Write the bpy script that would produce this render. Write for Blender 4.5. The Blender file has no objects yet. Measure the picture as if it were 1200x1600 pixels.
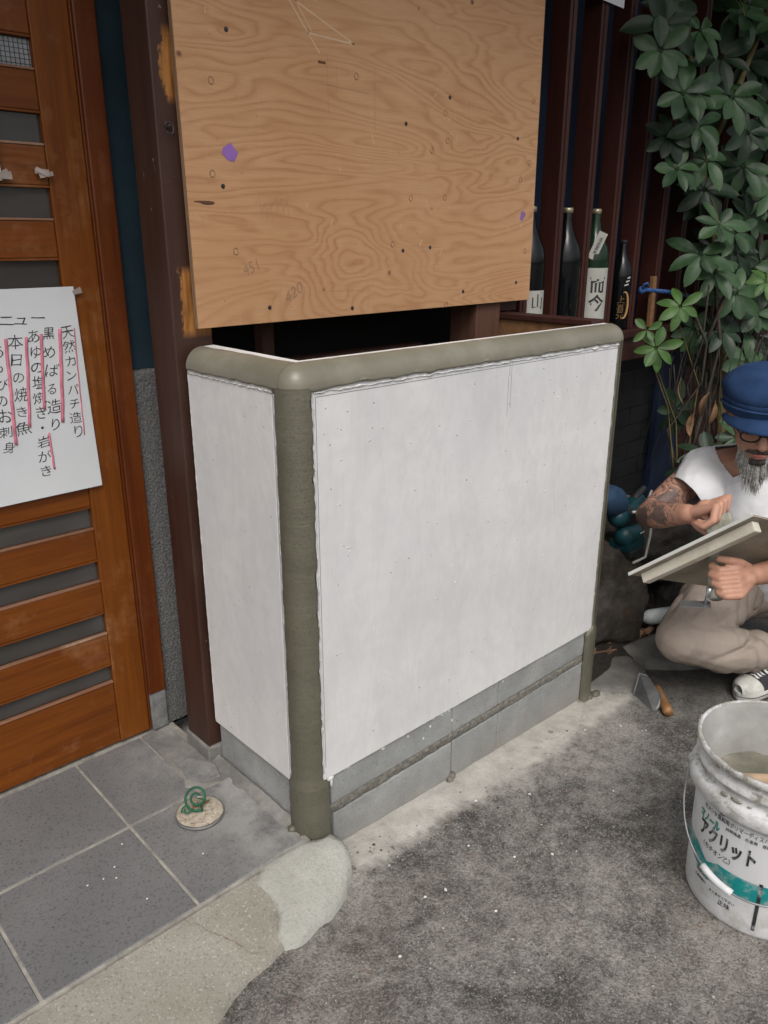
import bpy, bmesh, math, random
from math import sin, cos, pi, radians, sqrt, atan2
from mathutils import Vector, Matrix, Quaternion, noise
random.seed(7)
SC = bpy.context.scene
COL = SC.collection

# ------------------------------------------------------------------ camera
cam_d = bpy.data.cameras.new('camera')
cam = bpy.data.objects.new('camera', cam_d); COL.objects.link(cam)
cam.location = (-0.8035, -1.0975, 1.2501)
YAW = 0.7497
cam.rotation_euler = (pi / 2 - 0.3337, 0, -YAW)
cam_d.sensor_fit = 'VERTICAL'; cam_d.sensor_height = 24.0
cam_d.lens = 24.0 * 1227.4 / 1600.0
cam_d.clip_start = 0.02; cam_d.clip_end = 600
SC.camera = cam
SC.render.resolution_x = 768; SC.render.resolution_y = 1024

# ------------------------------------------------------------------ world + sun (overcast)
SUN_EL, SUN_AZ = radians(52), radians(217)      # azimuth clockwise from +Y
world = bpy.data.worlds.new("World"); SC.world = world; world.use_nodes = True
wn = world.node_tree; wn.nodes.clear()
wo = wn.nodes.new('ShaderNodeOutputWorld'); bg = wn.nodes.new('ShaderNodeBackground')
sky = wn.nodes.new('ShaderNodeTexSky'); sky.sky_type = 'NISHITA'; sky.sun_disc = False
sky.sun_elevation = SUN_EL; sky.sun_rotation = SUN_AZ
sky.air_density = 1.0; sky.dust_density = 6.0; sky.ozone_density = 1.0
hs = wn.nodes.new('ShaderNodeHueSaturation'); hs.inputs['Saturation'].default_value = 0.46
wn.links.new(sky.outputs[0], hs.inputs['Color']); wn.links.new(hs.outputs[0], bg.inputs[0])
bg.inputs[1].default_value = 0.12
wn.links.new(bg.outputs[0], wo.inputs[0])
sd = bpy.data.lights.new('sun', 'SUN'); sd.energy = 0.9; sd.angle = radians(28); sd.color = (1.0, 0.975, 0.945)
sun = bpy.data.objects.new('sun', sd); COL.objects.link(sun)
sdir = Vector((sin(SUN_AZ) * cos(SUN_EL), cos(SUN_AZ) * cos(SUN_EL), sin(SUN_EL)))
sun.rotation_euler = sdir.to_track_quat('Z', 'Y').to_euler(); sun.location = sdir * 20
SC.view_settings.view_transform = 'Standard'; SC.view_settings.look = 'None'
SC.view_settings.gamma = 1.0; SC.view_settings.use_curve_mapping = False
SC.view_settings.exposure = 0.26
SC.render.engine = 'CYCLES'

# ------------------------------------------------------------------ material helpers
class NT:
    def __init__(s, name):
        s.m = bpy.data.materials.new(name); s.m.use_nodes = True
        s.t = s.m.node_tree; s.t.nodes.clear()
        s.out = s.t.nodes.new('ShaderNodeOutputMaterial')
        s.b = s.t.nodes.new('ShaderNodeBsdfPrincipled')
        s.t.links.new(s.b.outputs[0], s.out.inputs[0])
        s.pos = s.t.nodes.new('ShaderNodeNewGeometry').outputs['Position']
    def n(s, typ, **kw):
        nd = s.t.nodes.new(typ)
        for k, v in kw.items(): setattr(nd, k, v)
        return nd
    def link(s, a, b): s.t.links.new(a, b)
    def setin(s, inp, v):
        if hasattr(v, 'node'): s.link(v, inp)
        else: inp.default_value = v
    def mapped(s, scale=(1, 1, 1), rot=(0, 0, 0), loc=(0, 0, 0), src=None):
        mp = s.n('ShaderNodeMapping'); s.link(src or s.pos, mp.inputs[0])
        mp.inputs['Scale'].default_value = scale; mp.inputs['Rotation'].default_value = rot; mp.inputs['Location'].default_value = loc
        return mp.outputs[0]
    def noise(s, scale, detail=4, rough=.55, vec=None, dist=0.0):
        nd = s.n('ShaderNodeTexNoise'); s.link(vec or s.pos, nd.inputs['Vector'])
        nd.inputs['Scale'].default_value = scale; nd.inputs['Detail'].default_value = detail
        nd.inputs['Roughness'].default_value = rough; nd.inputs['Distortion'].default_value = dist
        return nd.outputs['Fac']
    def voro(s, scale, vec=None, feature='F1', out='Distance', rnd=1.0):
        nd = s.n('ShaderNodeTexVoronoi'); nd.feature = feature; s.link(vec or s.pos, nd.inputs['Vector'])
        nd.inputs['Scale'].default_value = scale; nd.inputs['Randomness'].default_value = rnd
        return nd.outputs[out]
    def ramp(s, fac, stops, interp='LINEAR'):
        nd = s.n('ShaderNodeValToRGB'); s.link(fac, nd.inputs[0]); cr = nd.color_ramp; cr.interpolation = interp
        while len(cr.elements) < len(stops): cr.elements.new(0.5)
        for e, (p, c) in zip(cr.elements, stops):
            e.position = p
            if isinstance(c, (int, float)): c = (c, c, c)
            e.color = (*c[:3], 1)
        return nd.outputs[0]
    def mix(s, fac, a, b, mode='MIX'):
        nd = s.n('ShaderNodeMix'); nd.data_type = 'RGBA'; nd.blend_type = mode
        s.setin(nd.inputs[0], fac)
        for i, v in ((6, a), (7, b)):
            if hasattr(v, 'node'): s.link(v, nd.inputs[i])
            else: nd.inputs[i].default_value = (*v[:3], 1) if not isinstance(v, (int, float)) else (v, v, v, 1)
        return nd.outputs[2]
    def math(s, op, a, b=0.0, c=0.0, clamp=False):
        nd = s.n('ShaderNodeMath'); nd.operation = op; nd.use_clamp = clamp
        s.setin(nd.inputs[0], a); s.setin(nd.inputs[1], b); s.setin(nd.inputs[2], c); return nd.outputs[0]
    def xyz(s, src=None):
        nd = s.n('ShaderNodeSeparateXYZ'); s.link(src or s.pos, nd.inputs[0]); return nd.outputs
    def bump(s, h, strength=.3, dist=.002, prev=None):
        nd = s.n('ShaderNodeBump'); s.link(h, nd.inputs['Height']); nd.inputs['Strength'].default_value = strength
        nd.inputs['Distance'].default_value = dist
        if prev: s.link(prev, nd.inputs['Normal'])
        return nd.outputs[0]
    def fin(s, col, rough=.6, normal=None, metal=0.0, spec=.5, **kw):
        i = s.b.inputs
        if hasattr(col, 'node'): s.link(col, i['Base Color'])
        else: i['Base Color'].default_value = (*col[:3], 1)
        s.setin(i['Roughness'], rough); i['Metallic'].default_value = metal; i['Specular IOR Level'].default_value = spec
        if normal: s.link(normal, i['Normal'])
        for k, v in kw.items(): i[k.replace('_', ' ')].default_value = v
        return s.m

def simple(name, col, rough=.6, var=.18, scale=18, bump=.15, bdist=.001, bscale=120, metal=0.0, spec=.4, dirt=None, dirt_amt=.5, dirt_scale=9):
    t = NT(name)
    a = tuple(c * (1 - var) for c in col); b = tuple(min(1, c * (1 + var)) for c in col)
    c = t.ramp(t.noise(scale, 5), [(.32, a), (.68, b)])
    if dirt is not None:
        f = t.ramp(t.noise(dirt_scale, 7, .65), [(.5, 0.0), (.72, dirt_amt)])
        c = t.mix(f, c, dirt)
    return t.fin(c, rough, t.bump(t.noise(bscale, 3), bump, bdist), metal, spec)

def mat_wood(name, dark, light, axis='z', rough=.35, scale=1.0, wear=None, wear_amt=.4, spec=.5, coat=0.0, grain=.5):
    """stained timber, grain along an axis"""
    t = NT(name)
    st = {'x': (1.2, 22, 22), 'y': (22, 1.2, 22), 'z': (22, 22, 1.2)}[axis]
    v = t.mapped(tuple(q * scale for q in st))
    n1 = t.noise(1.6, 6, .6, v, .6)
    n2 = t.noise(7, 3, .6, v)
    broad = t.noise(2.2, 3, .5)
    c = t.ramp(n1, [(.5 - grain * .4, dark), (.5 + grain * .4, light)])
    c = t.mix(.25, c, t.ramp(n2, [(.3, tuple(q * .6 for q in dark)), (.7, light)]))
    c = t.mix(t.ramp(broad, [(.3, .0), (.75, .35)]), c, tuple(q * .75 for q in dark))
    if wear:
        w = t.math('MULTIPLY', t.ramp(t.noise(6, 7, .7), [(.52, 0.0), (.66, 1.0)]), wear_amt)
        w = t.math('MULTIPLY', w, t.ramp(t.noise(3, 5, .7, t.mapped(tuple(q for q in st))), [(.4, 0.0), (.6, 1.0)]))
        c = t.mix(w, c, wear)
    nb = t.bump(n1, .12, .0012)
    m = t.fin(c, t.math('ADD', t.math('MULTIPLY', broad, .25), rough - .1), nb, 0, spec)
    t.b.inputs['Coat Weight'].default_value = coat
    return m

M = {}
def build_materials():
    # base coat white board
    t = NT('white_base_coat')
    n = t.noise(3.5, 6, .6); n2 = t.noise(30, 5, .6)
    c = t.ramp(n, [(.3, (.60, .60, .60)), (.55, (.69, .69, .685)), (.75, (.74, .735, .725))])
    c = t.mix(t.ramp(n2, [(.35, .25), (.6, 0.0)]), c, (.52, .52, .53))
    stn = t.math('MULTIPLY', t.ramp(t.noise(5.5, 8, .7, t.mapped((1, 1, .35), loc=(4, 1, 2))), [(.55, 0.0), (.72, 1.0)]), .3)
    c = t.mix(stn, c, (.47, .46, .42))
    c = t.mix(t.math('MULTIPLY', t.ramp(t.noise(1.4, 4, .6, t.mapped((1, 1, .7), loc=(8, 2, 1))), [(.4, 0.0), (.7, .5)]), 1.0), c, (.60, .61, .64))
    sp = t.ramp(t.voro(24, t.mapped((1, 1, 1))), [(.02, 1.0), (.045, 0.0)])
    rare = t.ramp(t.noise(9, 2), [(.60, 0.0), (.62, 1.0)])
    c = t.mix(t.math('MULTIPLY', sp, rare), c, (.18, .175, .16))
    scr = t.ramp(t.noise(4, 5, .7, t.mapped((6, 6, 40))), [(.66, 0.0), (.72, .35)])
    c = t.mix(scr, c, (.78, .78, .77))
    swp = t.noise(5, 6, .65, t.mapped((2.2, 2.2, .6), (0, .5, 0)), 1.2)
    c = t.mix(t.ramp(swp, [(.44, 0.0), (.5, .20), (.56, 0.0)]), c, (.50, .50, .505))
    c = t.mix(t.ramp(t.noise(3, 8, .8, t.mapped((14, 14, 1.2))), [(.60, 0.0), (.70, .22)]), c, (.80, .80, .80))
    b = t.bump(t.noise(5, 5, .55, t.mapped((1, 1, 1.6))), .45, .004); b = t.bump(swp, .22, .002, b); b = t.bump(n2, .2, .0008, b)
    M['white'] = t.fin(c, .7, b, 0, .3)
    t = NT('white_lip'); M['lip'] = t.fin(t.ramp(t.noise(90, 4), [(.3, (.52, .52, .5)), (.7, (.74, .74, .72))]), .8, t.bump(t.noise(160, 5, .7), .8, .004))
    t = NT('white_top_strip'); M['topwhite'] = t.fin(t.ramp(t.noise(25, 5), [(.3, (.72, .72, .72)), (.7, (.82, .82, .81))]), .6, t.bump(t.noise(90, 4), .4, .002))
    # fresh olive render
    t = NT('wet_olive_render')
    n = t.noise(6, 5); sw = t.noise(3, 5, .6, t.mapped((4, 4, 34)))
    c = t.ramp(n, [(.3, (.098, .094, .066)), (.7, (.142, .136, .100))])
    c = t.mix(t.ramp(sw, [(.4, .25), (.6, 0.0)]), c, (.080, .076, .053))
    c = t.mix(t.ramp(t.noise(2.3, 3), [(.45, 0.0), (.7, .35)]), c, (.20, .192, .148))
    b = t.bump(t.noise(4, 6, .7, t.mapped((3, 3, 60))), .5, .002); b = t.bump(t.noise(55, 6, .75), .5, .002, b); b = t.bump(t.noise(300, 3, .7), .35, .001, b)
    c = t.mix(t.ramp(t.noise(240, 3, .7), [(.36, .45), (.48, 0.0)]), c, (.055, .052, .036))
    M['olive'] = t.fin(c, t.math('ADD', t.math('MULTIPLY', n, .35), .27), b, 0, .5)
    t = NT('wet_olive_cap')
    sx = t.noise(3, 5, .6, t.mapped((3, 3, 20)))
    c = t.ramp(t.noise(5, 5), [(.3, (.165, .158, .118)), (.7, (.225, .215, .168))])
    c = t.mix(t.ramp(t.noise(14, 5), [(.5, 0.0), (.75, .35)]), c, (.36, .345, .29))
    b = t.bump(sx, .35, .002); b = t.bump(t.noise(60, 5, .6), .3, .0012, b)
    M['olivecap'] = t.fin(c, t.math('ADD', t.math('MULTIPLY', t.noise(7, 5), .35), .2), b, 0, .5)
    # concrete block
    t = NT('concrete_block')
    c = t.ramp(t.noise(8, 6, .6), [(.3, (.27, .282, .278)), (.7, (.40, .41, .40))])
    c = t.mix(t.ramp(t.noise(4, 5, .6, t.mapped((1, 1, 2), loc=(3, 1, 5))), [(.5, 0.0), (.7, .45)]), c, (.20, .195, .175))
    c = t.mix(t.ramp(t.noise(260, 2), [(.30, .5), (.42, 0.0)]), c, (.10, .105, .10))
    zz = t.xyz()[2]
    c = t.mix(t.ramp(t.math('ADD', t.math('MULTIPLY', t.noise(14, 5), .12), zz), [(.0, .55), (.10, 0.0)]), c, (.26, .235, .20))
    M['block'] = t.fin(c, .9, t.bump(t.noise(240, 4, .8), .9, .003), 0, .2)
    t = NT('rough_mortar')
    c = t.ramp(t.noise(110, 4, .7), [(.35, (.12, .115, .095)), (.65, (.26, .25, .22))])
    M['mortar'] = t.fin(c, .85, t.bump(t.noise(130, 5, .75), 1.0, .006))
    t = NT('old_mortar')
    c = t.ramp(t.noise(9, 7, .7), [(.3, (.10, .10, .095)), (.5, (.20, .195, .18)), (.72, (.31, .30, .28))])
    M['oldmortar'] = t.fin(c, .9, t.bump(t.noise(60, 6, .7), .7, .005))
    # asphalt
    t = NT('worn_asphalt')
    x, y, z = t.xyz()
    big = t.noise(5.5, 6, .62, None, .5); mid = t.noise(36, 6, .72); fine = t.noise(150, 5, .75); vf = t.noise(520, 2, .6)
    lg = t.noise(1.9, 5, .6, t.mapped(loc=(3, 6, 0)))
    mx = t.math('ADD', t.math('ADD', t.math('MULTIPLY', big, .42), t.math('MULTIPLY', mid, .26)), t.math('MULTIPLY', lg, .32))
    c = t.ramp(mx, [(.43, (.070, .066, .059)), (.475, (.145, .138, .125)), (.515, (.220, .210, .190)), (.56, (.31, .297, .27))])
    c = t.mix(t.ramp(fine, [(.36, .6), (.50, 0.0)]), c, (.036, .033, .030))
    c = t.mix(t.ramp(fine, [(.54, 0.0), (.64, .65)]), c, (.33, .315, .29))
    c = t.mix(t.ramp(vf, [(.60, 0.0), (.70, .45)]), c, (.42, .40, .37))
    c = t.mix(t.ramp(vf, [(.32, .35), (.42, 0.0)]), c, (.03, .028, .026))
    c = t.mix(t.ramp(t.noise(2.1, 4, .6, t.mapped(loc=(7, 3, 0))), [(.46, 0.0), (.66, .28)]), c, (.130, .100, .080))
    cv = t.xyz(t.voro(330, None, 'F1', 'Color'))[0]
    c = t.mix(t.ramp(cv, [(.80, 0.0), (.90, .30)], 'LINEAR'), c, (.38, .365, .34))
    c = t.mix(t.ramp(cv, [(.08, .38), (.18, 0.0)]), c, (.028, .026, .025))
    # pale cement dust trodden out from the far end of the wall
    dd = t.math('ADD', t.math('MULTIPLY', t.math('ADD', t.math('ABSOLUTE', t.math('SUBTRACT', x, .78)), t.math('MULTIPLY', y, -1.5)), 1.0), t.math('MULTIPLY', t.noise(6, 7, .7), .7))
    c = t.mix(t.math('MULTIPLY', t.ramp(dd, [(.45, .75), (.95, 0.0)]), t.ramp(mid, [(.42, .2), (.56, 1.0)])), c, (.34, .328, .305))
    # shade around the man and shrubs, painted into the road colour
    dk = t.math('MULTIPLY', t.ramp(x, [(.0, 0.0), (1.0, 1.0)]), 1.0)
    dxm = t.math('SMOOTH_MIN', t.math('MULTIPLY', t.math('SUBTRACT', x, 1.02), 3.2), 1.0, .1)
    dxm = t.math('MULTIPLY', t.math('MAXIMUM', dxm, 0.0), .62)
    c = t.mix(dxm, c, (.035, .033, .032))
    # cement spilt in a strip along the foot of the wall
    edge = t.math('ADD', t.math('MULTIPLY', y, 1.0), t.math('MULTIPLY', t.math('SUBTRACT', t.noise(9, 6, .65), .5), .10))
    m1 = t.ramp(t.math('ADD', t.math('MULTIPLY', edge, 7), 1.0), [(.18, 0.0), (.46, 1.0)])
    m2 = t.ramp(t.math('ADD', x, t.math('MULTIPLY', t.noise(7, 4), .1)), [(.06, 0.0), (.12, 1.0)])
    m3 = t.math('SUBTRACT', 1.0, t.math('MULTIPLY', t.math('MAXIMUM', t.math('SUBTRACT', t.math('ADD', x, t.math('MULTIPLY', t.noise(10, 4), .12)), 1.18), 0.0), 12, clamp=True), clamp=True)
    mk = t.math('MULTIPLY', t.math('MULTIPLY', m1, m2), m3)
    mk = t.math('MULTIPLY', mk, t.ramp(t.noise(40, 6, .7), [(.28, .55), (.46, 1.0)]))
    cem = t.ramp(t.noise(18, 6, .7), [(.3, (.33, .315, .28)), (.7, (.54, .525, .48))])
    c = t.mix(mk, c, cem)
    drip = t.math('MULTIPLY', t.ramp(t.voro(15, None), [(.10, 1.0), (.16, 0.0)]), t.ramp(t.noise(13, 3, .5, t.mapped(loc=(5, 5, 1))), [(.56, 0.0), (.60, .7)]))
    c = t.mix(t.math('MULTIPLY', drip, m1), c, (.15, .145, .12))
    h = t.math('ADD', t.math('MULTIPLY', fine, .6), t.math('MULTIPLY', t.voro(210), .5))
    b = t.bump(mid, .35, .006); b = t.bump(h, .85, .004, b)
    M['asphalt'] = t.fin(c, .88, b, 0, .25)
    # tile
    t = NT('dark_stone_tile')
    big = t.noise(3.2, 5, .6); sp = t.noise(210, 4, .7); sp2 = t.noise(380, 2, .6)
    c = t.ramp(big, [(.3, (.135, .136, .137)), (.7, (.195, .196, .196))])
    c = t.mix(t.ramp(t.noise(14, 6, .7), [(.5, 0.0), (.7, .4)]), c, (.16, .16, .155))
    c = t.mix(t.ramp(sp, [(.36, .75), (.46, 0.0)]), c, (.045, .046, .049))
    c = t.mix(t.ramp(sp2, [(.60, 0.0), (.72, .45)]), c, (.26, .265, .27))
    x, y, z = t.xyz()
    oi = t.n('ShaderNodeObjectInfo'); c = t.mix(t.math('MULTIPLY', oi.outputs['Random'], .22), c, (.10, .10, .105))
    dust = t.math('MULTIPLY', t.ramp(t.noise(8, 7, .7, t.mapped(loc=(2, 2, 2))), [(.40, 0.0), (.60, 1.0)]),
                  t.math('MULTIPLY', t.math('ADD', x, .24, clamp=True), 4.0, clamp=True))
    c = t.mix(t.math('MULTIPLY', dust, .75), c, (.40, .395, .37))
    c = t.mix(t.math('MULTIPLY', t.ramp(t.noise(4, 7, .75, t.mapped(loc=(9, 2, 2))), [(.55, 0.0), (.68, .5)]), t.ramp(y, [(.2, 0.0), (.6, 1.0)])), c, (.20, .185, .16))
    M['tile'] = t.fin(c, .6, t.bump(sp, .4, .0015), 0, .4)
    M['grout'] = simple('grout', (.30, .285, .25), .9, .3, 30, .6, .002, 200)
    # kerb concrete
    t = NT('old_kerb_concrete')
    c = t.ramp(t.noise(7, 6, .6), [(.3, (.25, .237, .195)), (.7, (.345, .33, .285))])
    c = t.mix(t.ramp(t.noise(170, 3, .7), [(.34, .6), (.46, 0.0)]), c, (.15, .135, .11))
    c = t.mix(t.ramp(t.noise(220, 2, .6), [(.60, 0.0), (.7, .55)]), c, (.58, .55, .50))
    c = t.mix(t.ramp(t.noise(3.2, 5, .7), [(.5, 0.0), (.7, .5)]), c, (.23, .205, .165))
    M['kerb'] = t.fin(c, .9, t.bump(t.noise(180, 4, .7), .7, .003), 0, .2)
    t = NT('fresh_cement')
    c = t.ramp(t.noise(6, 6, .65), [(.3, (.35, .35, .31)), (.7, (.49, .49, .445))])
    c = t.mix(t.ramp(t.noise(60, 5, .7), [(.5, 0.0), (.7, .4)]), c, (.34, .34, .30))
    c = t.mix(t.ramp(t.noise(170, 4, .75), [(.36, .5), (.48, 0.0)]), c, (.26, .26, .23))
    M['cement'] = t.fin(c, .9, t.bump(t.noise(150, 5, .75), .7, .003, t.bump(t.noise(34, 7, .7), .9, .008)))
    # plywood
    t = NT('plywood_face')
    x, y, z = t.xyz()
    v = t.mapped((.70, 1.0, 3.0)); f = t.noise(1.8, 3.0, .45, v, .5)
    saw = t.math('FRACT', t.math('MULTIPLY', f, 27))
    line = t.ramp(saw, [(0.0, .6), (.10, .95), (.34, .35), (.65, 0.0), (.9, .15), (1.0, .6)])
    line = t.math('MULTIPLY', line, t.ramp(t.noise(14, 5, .7, t.mapped((1, 1, 3))), [(.3, .35), (.6, 1.0)]))
    c = t.mix(t.noise(1.6, 4), (.50, .280, .140), (.62, .385, .215))
    vis = t.ramp(t.noise(2.4, 3), [(.30, .45), (.6, .95)])
    c = t.mix(t.math('MULTIPLY', line, vis), c, (.37, .175, .080))
    fib = t.noise(6, 6, .75, t.mapped((2.2, 1, 110)))
    c = t.mix(t.ramp(fib, [(.35, .5), (.6, 0.0)]), c, (.40, .20, .095))
    c = t.mix(t.ramp(t.noise(3, 4, .6, t.mapped((60, 1, .8))), [(.62, 0.0), (.72, .25)]), c, (.62, .43, .28))
    c = t.mix(t.ramp(t.noise(9, 8, .8, t.mapped((1, 1, .5), loc=(2, 7, 1))), [(.63, 0.0), (.72, .22)]), c, (.70, .60, .50))
    patch = t.ramp(t.noise(1.3, 5, .6, t.mapped(loc=(5.2, 0, 3.1))), [(.46, 0.0), (.62, .50)])
    c = t.mix(patch, c, (.42, .215, .095))
    kn = t.math('MULTIPLY', t.ramp(t.voro(8.5, t.mapped((1, 1, 1.15))), [(.045, 1.0), (.075, 0.0)]), t.ramp(t.noise(6, 2), [(.48, 0.0), (.5, 1.0)]))
    c = t.mix(kn, c, (.17, .075, .04))
    M['ply'] = t.fin(c, .62, t.bump(fib, .12, .0008), 0, .3)
    t = NT('plywood_edge'); zz = t.noise(2, 3, .5, t.mapped((8, 420, 1)))
    M['plyedge'] = t.fin(t.ramp(zz, [(.4, (.16, .09, .05)), (.6, (.42, .27, .16))]), .8)
    M['bolt'] = simple('screw_head', (.05, .045, .045), .5, .3, metal=.4)
    M['tape'] = simple('purple_tape', (.27, .13, .42), .6, .1)
    M['pencil'] = simple('pencil', (.36, .21, .12), .8, .1)
    M['deadknot'] = simple('dark_knot', (.14, .065, .035), .8, .3)
    M['chalk'] = simple('chalk', (.60, .42, .27), .9, .1)
    # post
    t = NT('brown_post_paint')
    x, y, z = t.xyz()
    n = t.noise(2, 6, .6, t.mapped((14, 14, 1.4)))
    c = t.ramp(n, [(.3, (.034, .0135, .0090)), (.7, (.060, .027, .019))])
    c = t.mix(t.ramp(t.noise(5, 5), [(.5, 0.0), (.75, .35)]), c, (.078, .045, .036))
    ch = t.ramp(t.noise(38, 6, .75, t.mapped((1, 1, .45))), [(.665, 0.0), (.70, .8)])
    c = t.mix(ch, c, (.42, .31, .24))
    # bare timber where the paint is worn off beside the board
    e = t.math('ADD', x, t.math('MULTIPLY', t.math('SUBTRACT', t.noise(26, 7, .8, t.mapped((1, 1, .30))), .5), .085))
    near = t.math('MULTIPLY', t.math('SUBTRACT', e, .0085), 250, clamp=True)
    b1 = t.math('SUBTRACT', 1.0, t.math('MULTIPLY', t.math('SUBTRACT', t.math('ABSOLUTE', t.math('SUBTRACT', z, 1.555)), .05), 60, clamp=True), clamp=True)
    b2 = t.math('SUBTRACT', 1.0, t.math('MULTIPLY', t.math('SUBTRACT', t.math('ABSOLUTE', t.math('SUBTRACT', z, 1.13)), .055), 60, clamp=True), clamp=True)
    w = t.math('MULTIPLY', near, t.math('MAXIMUM', b1, b2))
    c = t.mix(w, c, t.ramp(t.noise(8, 5, .6, t.mapped((20, 20, 2))), [(.35, (.20, .08, .02)), (.65, (.42, .19, .05))]))
    M['post'] = t.fin(c, .5, t.bump(n, .3, .002), 0, .4)
    M['door'] = mat_wood('orange_stained_door', (.125, .031, .003), (.240, .072, .006), 'z', .40, 1, (.42, .22, .10), .35, .28, .0)
    M['doorh'] = mat_wood('orange_stained_rail', (.115, .028, .003), (.230, .066, .006), 'x', .40, 1, (.42, .22, .11), .4, .28, .0)
    M['jamb'] = mat_wood('red_brown_jamb', (.085, .017, .003), (.165, .042, .007), 'z', .42, 1, (.40, .18, .08), .15, .35, .06)
    M['bead'] = mat_wood('pale_worn_bead', (.20, .085, .04), (.36, .20, .13), 'x', .4, 1, (.52, .38, .28), .6)
    M['fin'] = mat_wood('dark_lattice_wood', (.040, .0115, .0085), (.070, .0215, .0155), 'z', .45, 1, None, 0, .4)
    M['rail'] = mat_wood('dark_lattice_rail', (.036, .0115, .009), (.062, .021, .016), 'x', .5, 1, None, 0, .4)
    M['rawwood'] = mat_wood('raw_ochre_wood', (.15, .07, .028), (.30, .16, .07), 'x', .7, 1)
    M['oldstud'] = mat_wood('old_stud', (.075, .030, .018), (.16, .075, .045), 'z', .7, 1, (.35, .2, .1), .4)
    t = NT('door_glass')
    c = t.ramp(t.noise(2.4, 3, .5, t.mapped((1, 1, 3))), [(.3, (.028, .024, .022)), (.7, (.070, .066, .062))])  # noise in the glass colour stands in for uneven reflections
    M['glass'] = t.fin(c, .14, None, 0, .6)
    t = NT('wired_glass'); M['wglass'] = t.fin(t.ramp(t.noise(9, 3), [(.3, (.11, .12, .13)), (.7, (.27, .28, .29))]), .2, None, 0, .6)  # bright reflection painted into the wired pane as a pale tone
    M['wire'] = simple('mesh_wire', (.03, .03, .035), .5, .1, metal=.5)
    M['blue'] = simple('blue_wall_paint', (.014, .036, .052), .7, .2, 8, .4, .002, 180)
    M['navy'] = simple('navy_column_paint', (.010, .022, .055), .65, .2, 8, .3, .002, 180)
    t = NT('pebbled_grey_render')
    c = t.ramp(t.noise(190, 4, .7), [(.35, (.085, .085, .083)), (.65, (.22, .22, .215))])
    c = t.mix(t.ramp(t.xyz()[2], [(.0, .6), (.35, 0.0)]), c, (.11, .108, .10))
    M['pebble'] = t.fin(c, .9, t.bump(t.noise(170, 3, .6), 1.0, .006))
    # paper
    t = NT('white_paper'); M['paper'] = t.fin(t.ramp(t.noise(4, 3), [(.3, (.62, .645, .665)), (.7, (.70, .72, .735))]), .7, t.bump(t.noise(6, 3, .5), .35, .008))
    M['ink'] = simple('black_ink', (.03, .03, .032), .6, .2)
    M['marker'] = simple('pink_marker', (.62, .20, .27), .7, .25, 40)
    M['cleartape'] = simple('clear_tape', (.36, .30, .27), .15, .3)
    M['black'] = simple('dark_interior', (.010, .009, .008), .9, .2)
    M['blackbrick'] = simple('black_glazed_brick', (.010, .011, .013), .3, .3, 15, .3, .002, 60, spec=.5)
    M['greygrout'] = simple('grey_grout', (.13, .135, .14), .9, .2)
    M['brickgrout'] = simple('brick_grout', (.15, .155, .16), .9, .2)
    M['maroon'] = simple('maroon_board', (.055, .012, .012), .6, .3)
    # stone
    t = NT('dark_garden_rock')
    c = t.ramp(t.noise(10, 8, .7), [(.3, (.026, .023, .020)), (.52, (.070, .062, .054)), (.72, (.15, .138, .125))])
    c = t.mix(t.ramp(t.noise(9, 5, .6, t.mapped(loc=(3, 8, 2))), [(.60, 0.0), (.70, .5)]), c, (.12, .062, .026))
    M['rock'] = t.fin(c, .9, t.bump(t.noise(30, 9, .75), 1.0, .02), 0, .2)
    t = NT('grey_concrete_slab')
    c = t.ramp(t.noise(9, 8, .7), [(.3, (.10, .098, .09)), (.55, (.17, .165, .15)), (.75, (.25, .24, .22))])
    c = t.mix(t.ramp(t.noise(5, 5, .6, t.mapped(loc=(3, 8, 2))), [(.55, 0.0), (.70, .4)]), c, (.17, .14, .10))
    M['slab'] = t.fin(c, .9, t.bump(t.noise(60, 8, .75), .7, .006))
    t = NT('garden_soil'); M['soil'] = t.fin(t.ramp(t.noise(45, 8, .75), [(.3, (.012, .010, .008)), (.7, (.06, .048, .036))]), .95, t.bump(t.noise(60, 8, .75), 1.0, .02))
    # leaves
    for nm, a, b in (('leaf', (.010, .028, .012), (.042, .086, .036)), ('leafbright', (.034, .080, .020), (.065, .130, .034)), ('leafdark', (.008, .019, .010), (.018, .036, .018))):
        t = NT(nm)
        oi = t.n('ShaderNodeObjectInfo')
        c = t.mix(oi.outputs['Random'], a, b)
        c = t.mix(t.ramp(t.noise(26, 5), [(.4, 0.0), (.7, .45)]), c, tuple(q * 1.5 for q in b))
        m = t.fin(c, .42, t.bump(t.noise(40, 4), .35, .003), 0, .26); M[nm] = m
    M['twig'] = simple('dry_twig', (.040, .031, .023), .85, .4, 30)
    M['stem'] = simple('green_brown_stem', (.12, .10, .035), .7, .3, 20)
    M['deadleaf'] = simple('dead_leaf', (.20, .115, .06), .8, .4, 30)
    M['bark'] = simple('bark_litter', (.22, .125, .075), .9, .4, 40, .8, .004, 60)
    # bottles
    t = NT('black_bottle_glass'); M['bottle'] = t.fin((.004, .005, .006), .10, None, 0, .35)
    t = NT('green_bottle_glass'); M['gbottle'] = t.fin((.010, .028, .014), .10, None, 0, .35)
    M['label'] = simple('bottle_label', (.42, .42, .38), .7, .08, 12)
    M['cap'] = simple('gold_cap', (.42, .38, .26), .35, .1, metal=.6)
    M['gold'] = simple('gold_print', (.42, .24, .09), .5, .2)
    M['rope'] = simple('blue_rope', (.035, .10, .28), .8, .25, 60, .6, .003, 300)
    # tools
    M['steel'] = simple('steel_blade', (.34, .35, .36), .33, .25, 30, .2, .001, 100, metal=.8, dirt=(.28, .27, .24), dirt_amt=.7, dirt_scale=20)
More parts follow.
